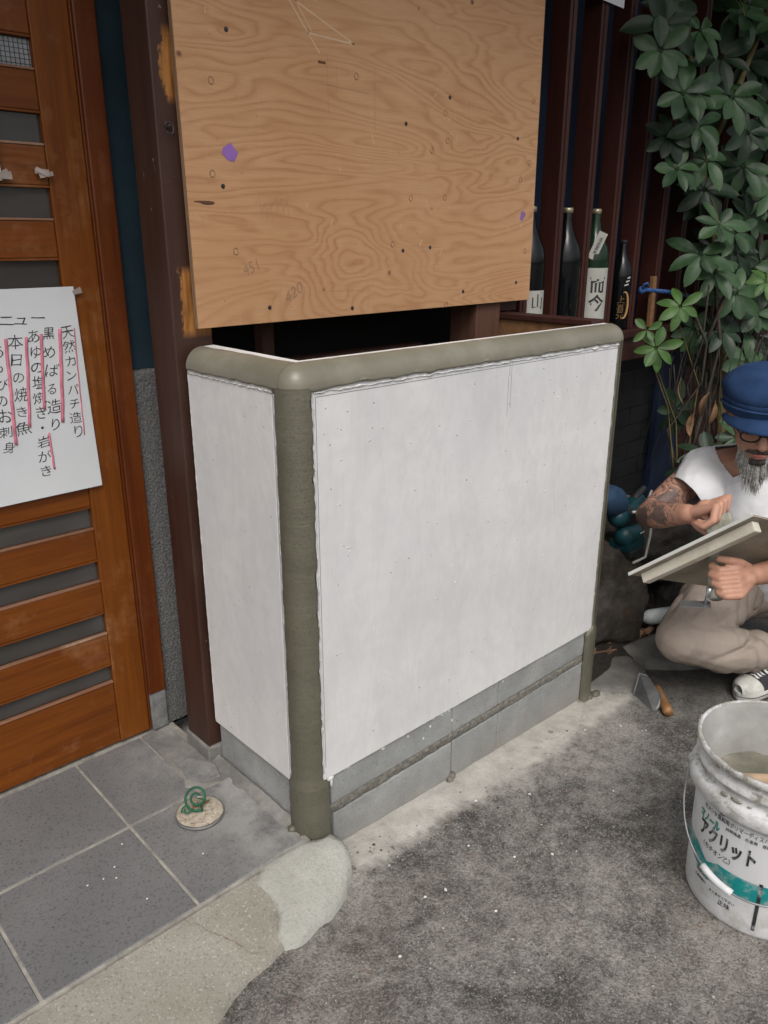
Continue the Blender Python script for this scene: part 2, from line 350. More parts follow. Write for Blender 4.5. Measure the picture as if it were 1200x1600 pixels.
    M['handle'] = mat_wood('trowel_handle', (.19, .085, .03), (.42, .22, .085), 'x', .45, 2, (.55, .42, .3), .4)
    M['teal'] = simple('teal_plastic', (.004, .040, .050), .45, .3, 40)
    M['bluebag'] = simple('blue_plastic', (.014, .040, .085), .8, .25, 30, .5, .004, 40)
    M['rubber'] = simple('black_rubber', (.018, .018, .020), .6, .2)
    M['cord'] = simple('white_cord', (.48, .48, .44), .6, .1)
    M['squeeze'] = simple('white_squeeze_bottle', (.52, .56, .56), .45, .12)
    # bucket
    t = NT('white_bucket_plastic')
    c = t.ramp(t.noise(6, 4), [(.3, (.60, .61, .62)), (.7, (.68, .69, .70))])
    z = t.xyz()[2]
    d = t.ramp(t.noise(13, 8, .75, t.mapped((1, 1, 1.6))), [(.46, 0.0), (.58, .9)])
    hi = t.ramp(z, [(.19, 0.0), (.27, 1.0)])
    lo = t.ramp(z, [(-.03, 1.0), (.03, 0.0)])
    c = t.mix(t.math('MULTIPLY', d, hi), c, (.36, .35, .31))
    c = t.mix(t.math('MULTIPLY', t.ramp(t.noise(20, 7, .75), [(.53, 0.0), (.60, .9)]), hi), c, (.20, .19, .15))
    c = t.mix(t.ramp(t.noise(30, 8, .8, t.mapped((1, 1, .4))), [(.55, 0.0), (.68, .35)]), c, (.42, .42, .40))
    c = t.mix(t.math('MULTIPLY', t.ramp(t.noise(20, 7, .75), [(.45, 0.0), (.60, .6)]), lo), c, (.40, .38, .33))
    M['bucket'] = t.fin(c, .42, t.bump(t.noise(26, 6, .7), .35, .002), 0, .4)
    t = NT('bucket_inside')
    c = t.ramp(t.noise(7, 6, .65), [(.32, (.27, .27, .25)), (.6, (.40, .40, .385)), (.75, (.50, .50, .49))])
    c = t.mix(t.ramp(t.noise(5, 6, .7, t.mapped((1, 1, .5), loc=(4, 4, 3))), [(.52, 0.0), (.66, .75)]), c, (.17, .165, .12))
    M['bucketin'] = t.fin(c, .7, t.bump(t.noise(30, 6, .7), .6, .003))
    M['mix'] = simple('wet_mortar_mix', (.15, .145, .11), .4, .3, 14, .8, .006, 30)
    M['tealprint'] = simple('teal_print', (.006, .24, .24), .45, .12, 30, dirt=(.5, .52, .52), dirt_amt=.9, dirt_scale=28)
    M['greenprint'] = simple('green_print', (.01, .22, .16), .45, .2)
    M['blackprint'] = simple('black_print', (.025, .025, .027), .5, .3, 40, dirt=(.5, .5, .5), dirt_amt=.7, dirt_scale=60)
    M['sponge'] = simple('pale_stick', (.52, .38, .25), .8, .2)
    # coil stand
    t = NT('straw_coloured_ash_plate')
    c = t.ramp(t.noise(60, 7, .75, None, 1.2), [(.34, (.15, .115, .08)), (.44, (.40, .34, .26)), (.62, (.55, .50, .41))])
    c = t.mix(t.ramp(t.noise(25, 7, .8, t.mapped(loc=(1, 5, 2))), [(.60, 0.0), (.68, .7)]), c, (.14, .085, .06))
    M['plate'] = t.fin(c, .9, t.bump(t.noise(90, 6, .75), 1.0, .005))
    M['tin'] = simple('grey_tin_rim', (.22, .22, .215), .5, .2, metal=.5)
    M['coil'] = simple('green_coil', (.010, .095, .045), .7, .25, 40, .5, .002, 200)
    M['chip'] = simple('white_chip', (.66, .66, .62), .8, .1)
    t = NT('grit_stone'); M['pebblestone'] = t.fin(t.ramp(t.noise(95, 2, .5), [(.38, (.05, .048, .045)), (.5, (.19, .18, .165)), (.62, (.46, .44, .40))]), .9)
    # person
    t = NT('skin')
    c = t.ramp(t.noise(14, 5), [(.3, (.36, .185, .125)), (.7, (.50, .275, .195))])
    M['skin'] = t.fin(c, .5, t.bump(t.noise(90, 4), .25, .001), 0, .4); t.b.inputs['Subsurface Weight'].default_value = .06
    t = NT('tattooed_skin')
    c = t.ramp(t.noise(14, 5), [(.3, (.34, .175, .12)), (.7, (.47, .26, .185))])
    tn = t.noise(23, 3.5, .6, None, 1.6)
    band = t.ramp(t.math('ABSOLUTE', t.math('SUBTRACT', tn, .5)), [(.020, 1.0), (.045, 0.0)])
    fill = t.ramp(t.noise(17, 3, .5, t.mapped(loc=(4, 1, 7))), [(.52, 0.0), (.56, .75)])
    ink = t.math('MAXIMUM', t.math('MULTIPLY', band, .85), fill)
    c = t.mix(ink, c, (.060, .058, .060))
    M['tattoo'] = t.fin(c, .5, t.bump(t.noise(90, 4), .2, .001), 0, .4)
    M['shirt'] = simple('white_cotton', (.70, .71, .73), .9, .04, 8, .5, .003, 25, spec=.1)
    t = NT('beige_cotton')
    c = t.ramp(t.noise(5, 5, .6), [(.3, (.27, .225, .19)), (.7, (.37, .315, .27))])
    c = t.mix(t.ramp(t.noise(9, 7, .75, t.mapped(loc=(4, 4, 4))), [(.56, 0.0), (.66, .35)]), c, (.25, .235, .20))
    M['trouser'] = t.fin(c, .9, t.bump(t.noise(300, 3, .7), .4, .001, t.bump(t.noise(18, 5, .6, t.mapped((1, 1, 1.6)), 1.0), .35, .008)), 0, .1)
    t = NT('blue_denim_cap'); c = t.ramp(t.noise(14, 5), [(.3, (.014, .034, .088)), (.7, (.030, .062, .145))])
    M['capcloth'] = t.fin(c, .9, t.bump(t.noise(260, 3), .4, .001), 0, .1)
    M['beard'] = simple('grey_beard', (.42, .42, .40), .9, .35, 90, .9, .004, 180)
    M['darkbeard'] = simple('dark_moustache', (.075, .065, .060), .9, .5, 110, .9, .003, 180)
    M['lips'] = simple('lips', (.38, .13, .11), .45, .1)
    M['frame'] = simple('black_spectacle_frame', (.008, .008, .009), .25, .1)
    t = NT('spectacle_lens'); t.fin((.9, .9, .9), .05, None, 0, .5); t.b.inputs['Transmission Weight'].default_value = 1; t.b.inputs['IOR'].default_value = 1.02; M['lens'] = t.m
    M['eye'] = simple('eye_dark', (.03, .02, .015), .3, .1)
    M['canvas'] = simple('black_canvas', (.030, .031, .035), .85, .3, 40)
    M['sole'] = simple('off_white_rubber', (.50, .50, .46), .6, .12, 20, dirt=(.25, .24, .21), dirt_amt=.6, dirt_scale=30)
    M['lace'] = simple('white_lace', (.58, .58, .56), .8, .1)
    t = NT('hawk_board')
    c = t.ramp(t.noise(8, 6, .65), [(.3, (.20, .165, .12)), (.7, (.34, .30, .24))])
    c = t.mix(t.ramp(t.noise(15, 7, .75), [(.55, 0.0), (.68, .6)]), c, (.22, .13, .075))
    M['hawk'] = t.fin(c, .8, t.bump(t.noise(40, 5), .4, .002))
    M['hawkedge'] = simple('white_hawk_edge', (.56, .56, .53), .6, .1, dirt=(.35, .33, .28))
    t = NT('mortar_caked_batten')
    c = t.ramp(t.noise(16, 6, .7), [(.3, (.46, .42, .33)), (.7, (.64, .61, .53))])
    c = t.mix(t.ramp(t.noise(9, 5, .7), [(.56, 0.0), (.7, .6)]), c, (.50, .28, .20))
    M['batten'] = t.fin(c, .8, t.bump(t.noise(60, 6, .7), .6, .003))
    M['greymort'] = simple('dried_grey_mortar', (.27, .275, .23), .85, .25, 30, .8, .004, 80)
    # building out of frame
    M['eave'] = mat_wood('eave_soffit', (.05, .03, .02), (.10, .06, .04), 'x', .8)
    M['lane'] = simple('lane_house_render', (.30, .29, .27), .9, .15, 3, .3, .004, 60)
build_materials()

# ------------------------------------------------------------------ geometry helpers
def V(*a): return Vector(a if len(a) > 1 else a[0])

class MB:
    def __init__(s): s.v = []; s.f = []; s.smooth = []
    def add(s, vs, fs, smooth=False):
        o = len(s.v); s.v += [Vector(q) for q in vs]; s.f += [tuple(i + o for i in f) for f in fs]; s.smooth += [smooth] * len(fs); return s
    def box(s, x0, x1, y0, y1, z0, z1):
        vs = [(x, y, z) for z in (z0, z1) for y in (y0, y1) for x in (x0, x1)]
        return s.add(vs, [(0, 2, 3, 1), (4, 5, 7, 6), (0, 1, 5, 4), (2, 6, 7, 3), (0, 4, 6, 2), (1, 3, 7, 5)])
    def obox(s, c, ax, ay, az):
        """box with centre c and half-axes"""
        c, ax, ay, az = map(Vector, (c, ax, ay, az))
        vs = [c + i * ax + j * ay + k * az for k in (-1, 1) for j in (-1, 1) for i in (-1, 1)]
        return s.add(vs, [(0, 2, 3, 1), (4, 5, 7, 6), (0, 1, 5, 4), (2, 6, 7, 3), (0, 4, 6, 2), (1, 3, 7, 5)])
    def prism(s, poly, z0, z1):
        n = len(poly)
        vs = [(p[0], p[1], z0) for p in poly] + [(p[0], p[1], (z1(p) if callable(z1) else z1)) for p in poly]
        return s.add(vs, [tuple(range(n - 1, -1, -1)), tuple(range(n, 2 * n))] + [(i, (i + 1) % n, n + (i + 1) % n, n + i) for i in range(n)])
    def tube(s, pts, rad, n=8, cap=True, flat=None):
        pts = [Vector(p) for p in pts]; m = len(pts)
        if not hasattr(rad, '__len__'): rad = [rad] * m
        vs = []; prev = None
        for i, p in enumerate(pts):
            d = (pts[min(i + 1, m - 1)] - pts[max(i - 1, 0)]).normalized()
            if prev is None:
                a = d.orthogonal().normalized()
            else:
                a = (prev - d * prev.dot(d)); a = a.normalized() if a.length > 1e-6 else d.orthogonal().normalized()
            prev = a; b = d.cross(a)
            for k in range(n):
                t = 2 * pi * k / n; vs.append(p + (a * cos(t) + b * sin(t) * (flat or 1)) * rad[i])
        fs = [(i * n + k, i * n + (k + 1) % n, (i + 1) * n + (k + 1) % n, (i + 1) * n + k) for i in range(m - 1) for k in range(n)]
        if cap: fs += [tuple(range(n - 1, -1, -1)), tuple((m - 1) * n + k for k in range(n))]
        return s.add(vs, fs, True)
    def lathe(s, prof, n=32, c=(0, 0, 0), ax=None, caps=(1, 1)):
        """prof: (radius, height) list; ax optional 3x3 matrix"""
        c = Vector(c); vs = []
        for r, z in prof:
            for k in range(n):
                t = 2 * pi * k / n; q = Vector((r * cos(t), r * sin(t), z))
                vs.append(c + (ax @ q if ax else q))
        m = len(prof)
        fs = [(i * n + k, i * n + (k + 1) % n, (i + 1) * n + (k + 1) % n, (i + 1) * n + k) for i in range(m - 1) for k in range(n)]
        if caps[0] and prof[0][0] > 1e-5: fs.append(tuple(range(n - 1, -1, -1)))
        if caps[1] and prof[-1][0] > 1e-5: fs.append(tuple((m - 1) * n + k for k in range(n)))
        return s.add(vs, fs, True)
    def ell(s, c, r, rot=None, nu=16, nv=10, fn=None):
        c = Vector(c); vs = []; fs = []
        for j in range(nv + 1):
            ph = -pi / 2 + pi * j / nv
            for i in range(nu):
                th = 2 * pi * i / nu
                d = Vector((cos(ph) * cos(th), cos(ph) * sin(th), sin(ph)))
                q = Vector((d.x * r[0], d.y * r[1], d.z * r[2]))
                if fn: q = q * fn(d)
                vs.append(c + (rot @ q if rot else q))
        for j in range(nv):
            for i in range(nu):
                fs.append((j * nu + i, j * nu + (i + 1) % nu, (j + 1) * nu + (i + 1) % nu, (j + 1) * nu + i))
        return s.add(vs, fs, True)
    def capsule(s, a, b, ra, rb, n=14):
        a, b = Vector(a), Vector(b); d = (b - a).normalized(); pts = []; rd = []
        for k in range(5):
            t = pi / 2 * k / 4.4; pts.append(a - d * ra * cos(t)); rd.append(max(ra * sin(t), ra * .05))
        pts.append(a); rd.append(ra); pts.append(b); rd.append(rb)
        for k in range(4, -1, -1):
            t = pi / 2 * k / 4.4; pts.append(b + d * rb * cos(t)); rd.append(max(rb * sin(t), rb * .05))
        return s.tube(pts, rd, n)
    def chain(s, pts, rads, n=14):
        for i in range(len(pts) - 1): s.capsule(pts[i], pts[i + 1], rads[i], rads[i + 1], n)
        return s
    def mesh(s, name, mat, org=(0, 0, 0)):
        org = Vector(org)
        me = bpy.data.meshes.new(name); me.from_pydata([tuple(q - org) for q in s.v], [], s.f)
        me.polygons.foreach_set('use_smooth', s.smooth); me.update()
        if mat: me.materials.append(M[mat] if isinstance(mat, str) else mat)
        return me

def gloc(o):
    p = Vector(o.location)
    while o.parent: o = o.parent; p = p + Vector(o.location)
    return p

def link(name, me, parent=None, loc=(0, 0, 0)):
    o = bpy.data.objects.new(name, me); COL.objects.link(o); o.location = loc
    if parent: o.parent = parent
    return o

def part(name, mb, mat, parent, bevel=0, seg=2, label=None, stuff=False, auto=False):
    """mesh given in world coordinates, linked as a child of parent (unrotated parents only)"""
    o = link(name, mb.mesh(name, mat, gloc(parent)), parent)
    if bevel: bev(o, bevel, seg)
    if label: o['label'] = label
    if stuff: o['kind'] = 'stuff'
    return o

def bev(o, w, seg=2):
    m = o.modifiers.new('bevel', 'BEVEL'); m.width = w; m.segments = seg; m.limit_method = 'ANGLE'; m.angle_limit = radians(40)

def thing(name, label, cat, loc=(0, 0, 0), group=None):
    o = bpy.data.objects.new(name, None); COL.objects.link(o); o.location = loc; o.empty_display_size = .05
    o['label'] = label; o['category'] = cat
    if group: o['group'] = group
    return o

def whole(name, mb, mat, label, cat, org=(0, 0, 0), group=None, bevel=0, stuff=False):
    o = link(name, mb.mesh(name, mat, org), None, org); o['label'] = label; o['category'] = cat
    if group: o['group'] = group
    if stuff: o['kind'] = 'stuff'
    if bevel: bev(o, bevel)
    return o

def struct(name, mb, mat, parent=None, org=(0, 0, 0)):
    o = link(name, mb.mesh(name, mat, org), parent, org); o['kind'] = 'structure'; return o

def remesh(mb, name, mat, voxel, smooth=3, org=(0, 0, 0), sf=.5):
    me = mb.mesh(name + '_tmp', None, org); o = bpy.data.objects.new('tmp', me); COL.objects.link(o)
    r = o.modifiers.new('r', 'REMESH'); r.mode = 'VOXEL'; r.voxel_size = voxel; r.use_smooth_shade = True
    if smooth:
        sm = o.modifiers.new('s', 'SMOOTH'); sm.iterations = smooth; sm.factor = sf
    dg = bpy.context.evaluated_depsgraph_get(); dg.update()
    out = bpy.data.meshes.new_from_object(o.evaluated_get(dg), depsgraph=dg); out.name = name
    bpy.data.objects.remove(o); bpy.data.meshes.remove(me)
    out.materials.clear()
    for q in (mat if isinstance(mat, (list, tuple)) else [mat]): out.materials.append(M[q])
    for p in out.polygons: p.use_smooth = True
    return out

def text_mesh(s, size, extrude=0.0004, shear=0.0, bold=0.0):
    cu = bpy.data.curves.new('txt', 'FONT'); cu.body = s; cu.size = size; cu.extrude = extrude; cu.offset = bold
    cu.align_x = 'CENTER'; cu.align_y = 'CENTER'; cu.shear = shear; cu.resolution_u = 3
    o = bpy.data.objects.new('txt', cu); COL.objects.link(o)
    dg = bpy.context.evaluated_depsgraph_get(); dg.update()
    me = bpy.data.meshes.new_from_object(o.evaluated_get(dg), depsgraph=dg)
    bpy.data.objects.remove(o); bpy.data.curves.remove(cu)
    vs = [v.co.copy() for v in me.vertices]; fs = [tuple(p.vertices) for p in me.polygons]
    bpy.data.meshes.remove(me); return vs, fs

def text_into(mb, s, size, fn, **kw):
    vs, fs = text_mesh(s, size, **kw); mb.add([fn(v) for v in vs], fs)

def jit(a): return random.uniform(-a, a)
def fbm(p, sc=1.0, o=3): return noise.fractal(Vector(p) * sc, 1.0, 2.0, o)
def ground(x, y): return -.02 - .04 * max(-1.0, min(x, 1.3))

# ================================================================== SETTING
def setting():
    # asphalt: fine grid near, coarse far
    mb = MB()
    xs = [-250, -40, -12, -4, -2] + [-1.5 + i * .03 for i in range(140)] + [3.2, 5, 12, 40, 250]
    ys = [-250, -40, -12, -5, -2.5] + [-2.0 + i * .03 for i in range(92)] + [1.2, 3, 12, 40, 250]
    vs = [(x, y, ground(x, y) + (.004 * fbm((x, y, 0), 3) + .0025 * fbm((x, y, 3), 14) if -1.6 < x < 2.8 and -2.1 < y < .9 else 0)) for y in ys for x in xs]
    n = len(xs); fs = [(j * n + i, j * n + i + 1, (j + 1) * n + i + 1, (j + 1) * n + i) for j in range(len(ys) - 1) for i in range(n - 1)]
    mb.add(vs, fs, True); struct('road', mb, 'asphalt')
    # garden bed behind the rocks
    mb = MB()
    nx, ny = 40, 26
    vs = []
    for j in range(ny):
        for i in range(nx):
            x = 1.12 + 2.6 * i / (nx - 1); y = .0 + .62 * j / (ny - 1) - .18 * max(0, x - 1.6)
            z = -.075 + min(.09, .35 * (j / (ny - 1)) ** .7 * .4) + .02 * fbm((x, y, 0), 6)
            if j == 0: z = -.11
            vs.append((x, y, z))
    mb.add(vs, [(j * nx + i, j * nx + i + 1, (j + 1) * nx + i + 1, (j + 1) * nx + i) for j in range(ny - 1) for i in range(nx - 1)], True)
    struct('garden_soil', mb, 'soil')
    # entrance paving: mortar bed, tiles let into it
    mb = MB().box(-1.6, -.0005, -.004, .64, -.08, .0475)
    pav = struct('entrance_paving', mb, 'grout')
    g = .0032
    rows = [(0.0, .29), (.2905, .5785)]
    for r, (y0, y1) in enumerate(rows):
        xs = [-1.452, -1.155, -.857, -.56, -.263]
        for i in range(len(xs) - 1):
            off = 0.0
            tile(pav, xs[i] + g, xs[i + 1] - g, y0 + g, y1 - g)
        tile(pav, -.263 + g, (-.012 if r == 0 else -.098), y0 + g, y1 - g, cut=(r == 1))
    # worn mortar and a broken stone in the corner by the post
    poly = [(-.094, .575), (-.094, .36), (-.112, .322), (-.085, .296), (-.012, .285), (-.008, .37), (-.018, .44), (-.02, .575)]
    mb = MB(); ring = []
    mb.prism(poly, .03, .051)
    o = part('mortar_patch', mb, 'oldmortar', pav, .002)
    poly = [(-.082, .405), (-.092, .345), (-.072, .305), (-.030, .300), (-.016, .345), (-.034, .385), (-.050, .412)]
    part('broken_stone', MB().prism(poly, .03, .0555), 'tile', pav, .003)
    # sloping mortar fillet along the foot of the side wall
    mb = MB(); n = 26; vs = []
    for i in range(n):
        y = .05 + .31 * i / (n - 1)
        w = .020 + .008 * fbm((y, 1, 0), 30); h = .016 + .006 * fbm((y, 2, 0), 25)
        vs += [(.002, y, .05 + h), (-w * .5, y, .051 + h * .45), (-w, y, .0505), (-w, y, .04), (.002, y, .04)]
    mb.add(vs, [(i * 5 + k, i * 5 + k + 1, (i + 1) * 5 + k + 1, (i + 1) * 5 + k) for i in range(n - 1) for k in range(4)], True)
    part('mortar_fillet', mb, 'oldmortar', pav)
    # kerb
    out = [(-1.6, -.36), (-1.2, -.34), (-.85, -.30), (-.6, -.245), (-.47, -.222), (-.34, -.190), (-.285, -.166), (-.25, -.158), (-.205, -.152), (-.165, -.142), (-.135, -.10)]
    inn = [(-1.6, -.006), (-1.2, -.006), (-.85, -.006), (-.6, -.006), (-.47, -.006), (-.34, -.006), (-.285, -.006), (-.25, -.006), (-.205, -.006), (-.165, -.006), (-.11, -.006)]
    mb = MB(); N = 9; rows_ = []
    dense = []
    for k in range(len(out) - 1):
        for s in range(6):
            t = s / 6; o_ = Vector(out[k]).lerp(Vector(out[k + 1]), t); i_ = Vector(inn[k]).lerp(Vector(inn[k + 1]), t)
            dense.append((o_, i_))
    dense.append((Vector(out[-1]), Vector(inn[-1])))
    vs = []
    for a, (o_, i_) in enumerate(dense):
        o2 = o_ + Vector((0, .006 * fbm((o_.x, 0, 0), 22)))
        for k in range(N):
            t = k / (N - 1); p = i_.lerp(o2, t); zg = ground(p.x, p.y)
            zt = .044 * (1 - t ** 1.3) + (zg + .012) * t ** 1.3 + .0015 * fbm((p.x, p.y, 0), 16)
            if k == N - 1: zt = zg + .007
            vs.append((p.x, p.y, zt))
        vs.append((o2.x, o2.y - .002, -.06))
    K = N + 1
    mb.add(vs, [(i * K + k, i * K + k + 1, (i + 1) * K + k + 1, (i + 1) * K + k) for i in range(len(dense) - 1) for k in range(K - 1)], True)
    kerb = struct('kerb', mb, 'kerb')
    # crack in the kerb: a thin dark recess strip
    mb = MB(); pts = [(-.318, -.005), (-.315, -.03), (-.312, -.055), (-.316, -.085), (-.309, -.12), (-.312, -.15)]
    def zk(x, y):
        best = min(vs, key=lambda q: (q[0] - x) ** 2 + (q[1] - y) ** 2 + (1 if q[2] < -.05 else 0)); return best[2]
    for path in ([(-.300, -.004), (-.296, -.022), (-.282, -.036), (-.279, -.055), (-.262, -.078), (-.246, -.104), (-.236, -.138)],):
        d_ = []
        for k in range(len(path) - 1):
            for q_ in range(5): d_.append(Vector(path[k]).lerp(Vector(path[k + 1]), q_ / 5) + Vector((.0015 * noise.noise(Vector((k * 3 + q_, 1, 0)) * .9), 0)))
        cv = []
        for k, q_ in enumerate(d_):
            w_ = .0002 + .0004 * abs(noise.noise(Vector((k * .7, 2, 1)))) * 2
            z_ = max(zk(q_.x, q_.y), zk(q_.x, q_.y + .01), zk(q_.x, q_.y - .01)) + .0022
            cv += [(q_.x - w_, q_.y, z_), (q_.x + w_, q_.y, z_)]
        part('crack', MB().add(cv, [(2 * k, 2 * k + 1, 2 * k + 3, 2 * k + 2) for k in range(len(d_) - 1)]), 'deadknot', kerb)
    # rounded fresh cement patch at the corner
    poly = [(.012, -.012), (.046, -.016), (.058, -.034), (.058, -.056), (.040, -.088), (.010, -.112), (-.028, -.136), (-.062, -.150), (-.108, -.149), (-.140, -.155), (-.171, -.148), (-.172, -.125), (-.148, -.098), (-.142, -.055), (-.150, -.02), (-.122, .004), (-.078, .006), (-.02, .004)]
    mb = MB(); c = Vector((-.06, -.07)); rings = 7; vs = []; P = len(poly) * 3
    fine = []
    for i in range(len(poly)):
        a, b = Vector(poly[i]), Vector(poly[(i + 1) % len(poly)])
        for s in range(3):
            q = a.lerp(b, s / 3); q += (q - c).normalized() * (.007 * fbm((q.x, q.y, 5), 22) + .003 * fbm((q.x, q.y, 8), 90)); fine.append(q)
    for r in range(rings + 1):
        t = r / rings
        for q in fine:
            p = q.lerp(c, 1 - t) if t > 0 else c
            base = max(ground(p.x, p.y), -.03)
            slope = .050 + (ground(p.x, p.y) + .014 - .050) * max(0, min(1, (-p.y) / .15)) ** 1.1
            z = slope + .0045 * (1 - t ** 3) + .0018 * fbm((p.x, p.y, 0), 28)
            if r == rings: z = min(slope - .004, z)
            vs.append((p.x, p.y, z))
    for q in fine:
        p = q + (q - c).normalized() * .001; vs.append((p.x, p.y, -.06))
    L = len(fine)
    mb.add(vs, [(r * L + i, r * L + (i + 1) % L, (r + 1) * L + (i + 1) % L, (r + 1) * L + i) for r in range(rings + 1) for i in range(L)], True)
    struct('cement_patch', mb, 'cement')

def tile(pav, x0, x1, y0, y1, cut=False):
    mb = MB().box(x0, x1, y0, y1, .03, .05 + jit(.0006))
    o = part('tile', mb, 'tile', pav, .0015, 1)

# ================================================================== THE WALL
R_ = .036            # radius of the rounded render
TOP = 1.040; XR = 1.088
def ragged_edge(a, b, n, amp, seed, sc=26):
    pts = []
    for i in range(n + 1):
        t = i / n; pts.append((t, amp * (fbm((t * 9, seed, 0), sc / 9, 4))))
    return pts

def wall():
    w = thing('half_height_wall', 'low rounded wall of white board with fresh olive render on its edges, on grey concrete blocks', 'wall', (0, 0, 0))
    # core (hollow box)
    part('front_panel', MB().box(.030, 1.062, .0, .056, .170, 1.006), 'white', w, .001, 1, 'large white base-coated board')
    part('side_panel', MB().box(.0, .030, .062, .356, .162, 1.006), 'white', w, .001, 1, 'narrow white base-coated board beside the brown post')
    part('end_panel', MB().box(1.058, 1.086, .062, .415, .05, 1.006), 'white', w, .001, 1)
    # seam scratched in the front board
    mb = MB()
    for (x, z0, z1) in ((.602, .962, .998), (.609, .890, .995), (.5995, .87, .96)):
        mb.box(x, x + .0007, -.0003, .0002, z0, z1)
    part('seam_mark', mb, 'greygrout', w, label='thin grey pencil lines near the top edge')
    # top strip: white boards with slight wobble
    mb = MB(); n = 40
    for i in range(n):
        x0 = .040 + (1.065 - .040) * i / n; x1 = .040 + (1.065 - .040) * (i + 1) / n
        a = .034 + .003 * fbm((x0, 3, 0), 20); b = .034 + .003 * fbm((x1, 3, 0), 20)
        mb.add([(x0, a, TOP - .01), (x1, b, TOP - .01), (x1, b, TOP + .002), (x0, a, TOP + .002), (x0, .058, TOP + .003), (x1, .058, TOP + .003), (x0, .058, TOP - .04), (x1, .058, TOP - .04)],
               [(0, 1, 2, 3), (3, 2, 5, 4), (4, 5, 7, 6)])
    part('top_strip', mb, 'topwhite', w, label='bright white strip along the top')
    mb = MB()
    for i in range(14):
        y0 = .034 + .325 * i / 14; y1 = .034 + .325 * (i + 1) / 14
        a = .034 + .003 * fbm((y0, 7, 0), 20); b = .034 + .003 * fbm((y1, 7, 0), 20)
        i0 = max(a + .001, .058 + .010 * i / 14); i1 = .058 + .010 * (i + 1) / 14
        mb.add([(a, y0, TOP - .01), (b, y1, TOP - .01), (b, y1, TOP + .0025), (a, y0, TOP + .0025), (i0, y0, TOP + .0035), (i1, y1, TOP + .0035), (i0, y0, TOP - .04), (i1, y1, TOP - .04)],
               [(1, 0, 3, 2), (2, 3, 4, 5), (5, 4, 6, 7)])
    part('top_strip', mb, 'topwhite', w)
    # inside lining
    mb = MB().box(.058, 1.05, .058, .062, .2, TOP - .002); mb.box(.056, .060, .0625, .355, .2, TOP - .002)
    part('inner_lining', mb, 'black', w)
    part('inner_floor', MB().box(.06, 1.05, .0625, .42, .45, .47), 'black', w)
    # end wall inner face, raw wood with brown capping
    part('inner_board', MB().box(1.020, 1.056, .070, .415, .6, TOP - .004), 'rawwood', w, .001)
    part('capping', MB().box(1.012, 1.072, .062, .415, TOP - .0035, TOP + .012), 'rail', w, .002, label='dark brown capping on the far end')
    # ---- olive render: vertical corner column (near), flange edges ragged
    def column(cx, cy, sx, name, z0, z1, zwide, flf, fls, wf, ws, seed):
        """quarter-round column; (cx,cy) arc centre; sx=-1 left corner, +1 right corner"""
        mb = MB(); n = 120; prof_n = 10; vs = []
        for i in range(n + 1):
            z = z0 + (z1 - z0) * i / n
            t = max(0, min(1, (zwide - z) / .018)); t = t * t * (3 - 2 * t)
            ff = flf + (wf - flf) * t + .0030 * fbm((z, seed, 0), 26, 4) + .002 * fbm((z, seed, 2), 90, 2)
            fs_ = fls + (ws - fls) * t + .0030 * fbm((z, seed + 3, 0), 26, 4) + .002 * fbm((z, seed, 5), 90, 2)
            e = .0045 + .004 * t + .0010 * fbm((z, seed, 9), 14)
            foot = max(0, 1 - (z - z0) / .03); e += .008 * foot ** 2
            r = R_ + e
            ring = []
            ring.append((cx - sx * ff, cy - R_ + .002, z))                 # front edge, sunk
            ring.append((cx - sx * (ff - .0015), cy - R_ - e * .7, z))
            ring.append((cx - sx * (ff - .006), cy - r, z))
            for k in range(prof_n + 1):
                a = pi / 2 * k / prof_n; ring.append((cx + sx * r * sin(a), cy - r * cos(a), z))
            ring.append((cx + sx * r, cy + fs_ - .006, z))
            ring.append((cx + sx * (R_ + e * .7), cy + fs_ - .0015, z))
            ring.append((cx + sx * (R_ - .002), cy + fs_, z))
            vs += ring
        K = prof_n + 7
        f = [(i * K + k, (i + 1) * K + k, (i + 1) * K + k + 1, i * K + k + 1) if sx > 0 else (i * K + k, i * K + k + 1, (i + 1) * K + k + 1, (i + 1) * K + k) for i in range(n) for k in range(K - 1)]
        if sx < 0: f = [q[::-1] for q in f]; f = [q[::-1] for q in f]
        mb.add(vs, f, True)
        o = part(name, mb, 'olive', w)
        return o
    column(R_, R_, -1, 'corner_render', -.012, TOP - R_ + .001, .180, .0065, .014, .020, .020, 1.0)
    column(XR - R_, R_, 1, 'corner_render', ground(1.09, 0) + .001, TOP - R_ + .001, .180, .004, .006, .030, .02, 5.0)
    # mortar foot around the near column
    mb = MB()
    for (x, y, z, r) in ((.052, -.006, -.010, .022), (.066, .002, -.004, .016), (.03, -.010, -.014, .020), (.0, .02, .035, .018), (-.008, .045, .048, .014), (.058, .004, .012, .013), (1.09, -.012, -.062, .016), (1.06, -.008, -.062, .014)):
        mb.ell((x, y, z), (r, r * .8, r * .8), None, 12, 8, lambda d: 1 + .25 * noise.noise(d * 3 + Vector((x * 30, y, 0))))
    part('mortar_blob', mb, 'olive', w, stuff=True)
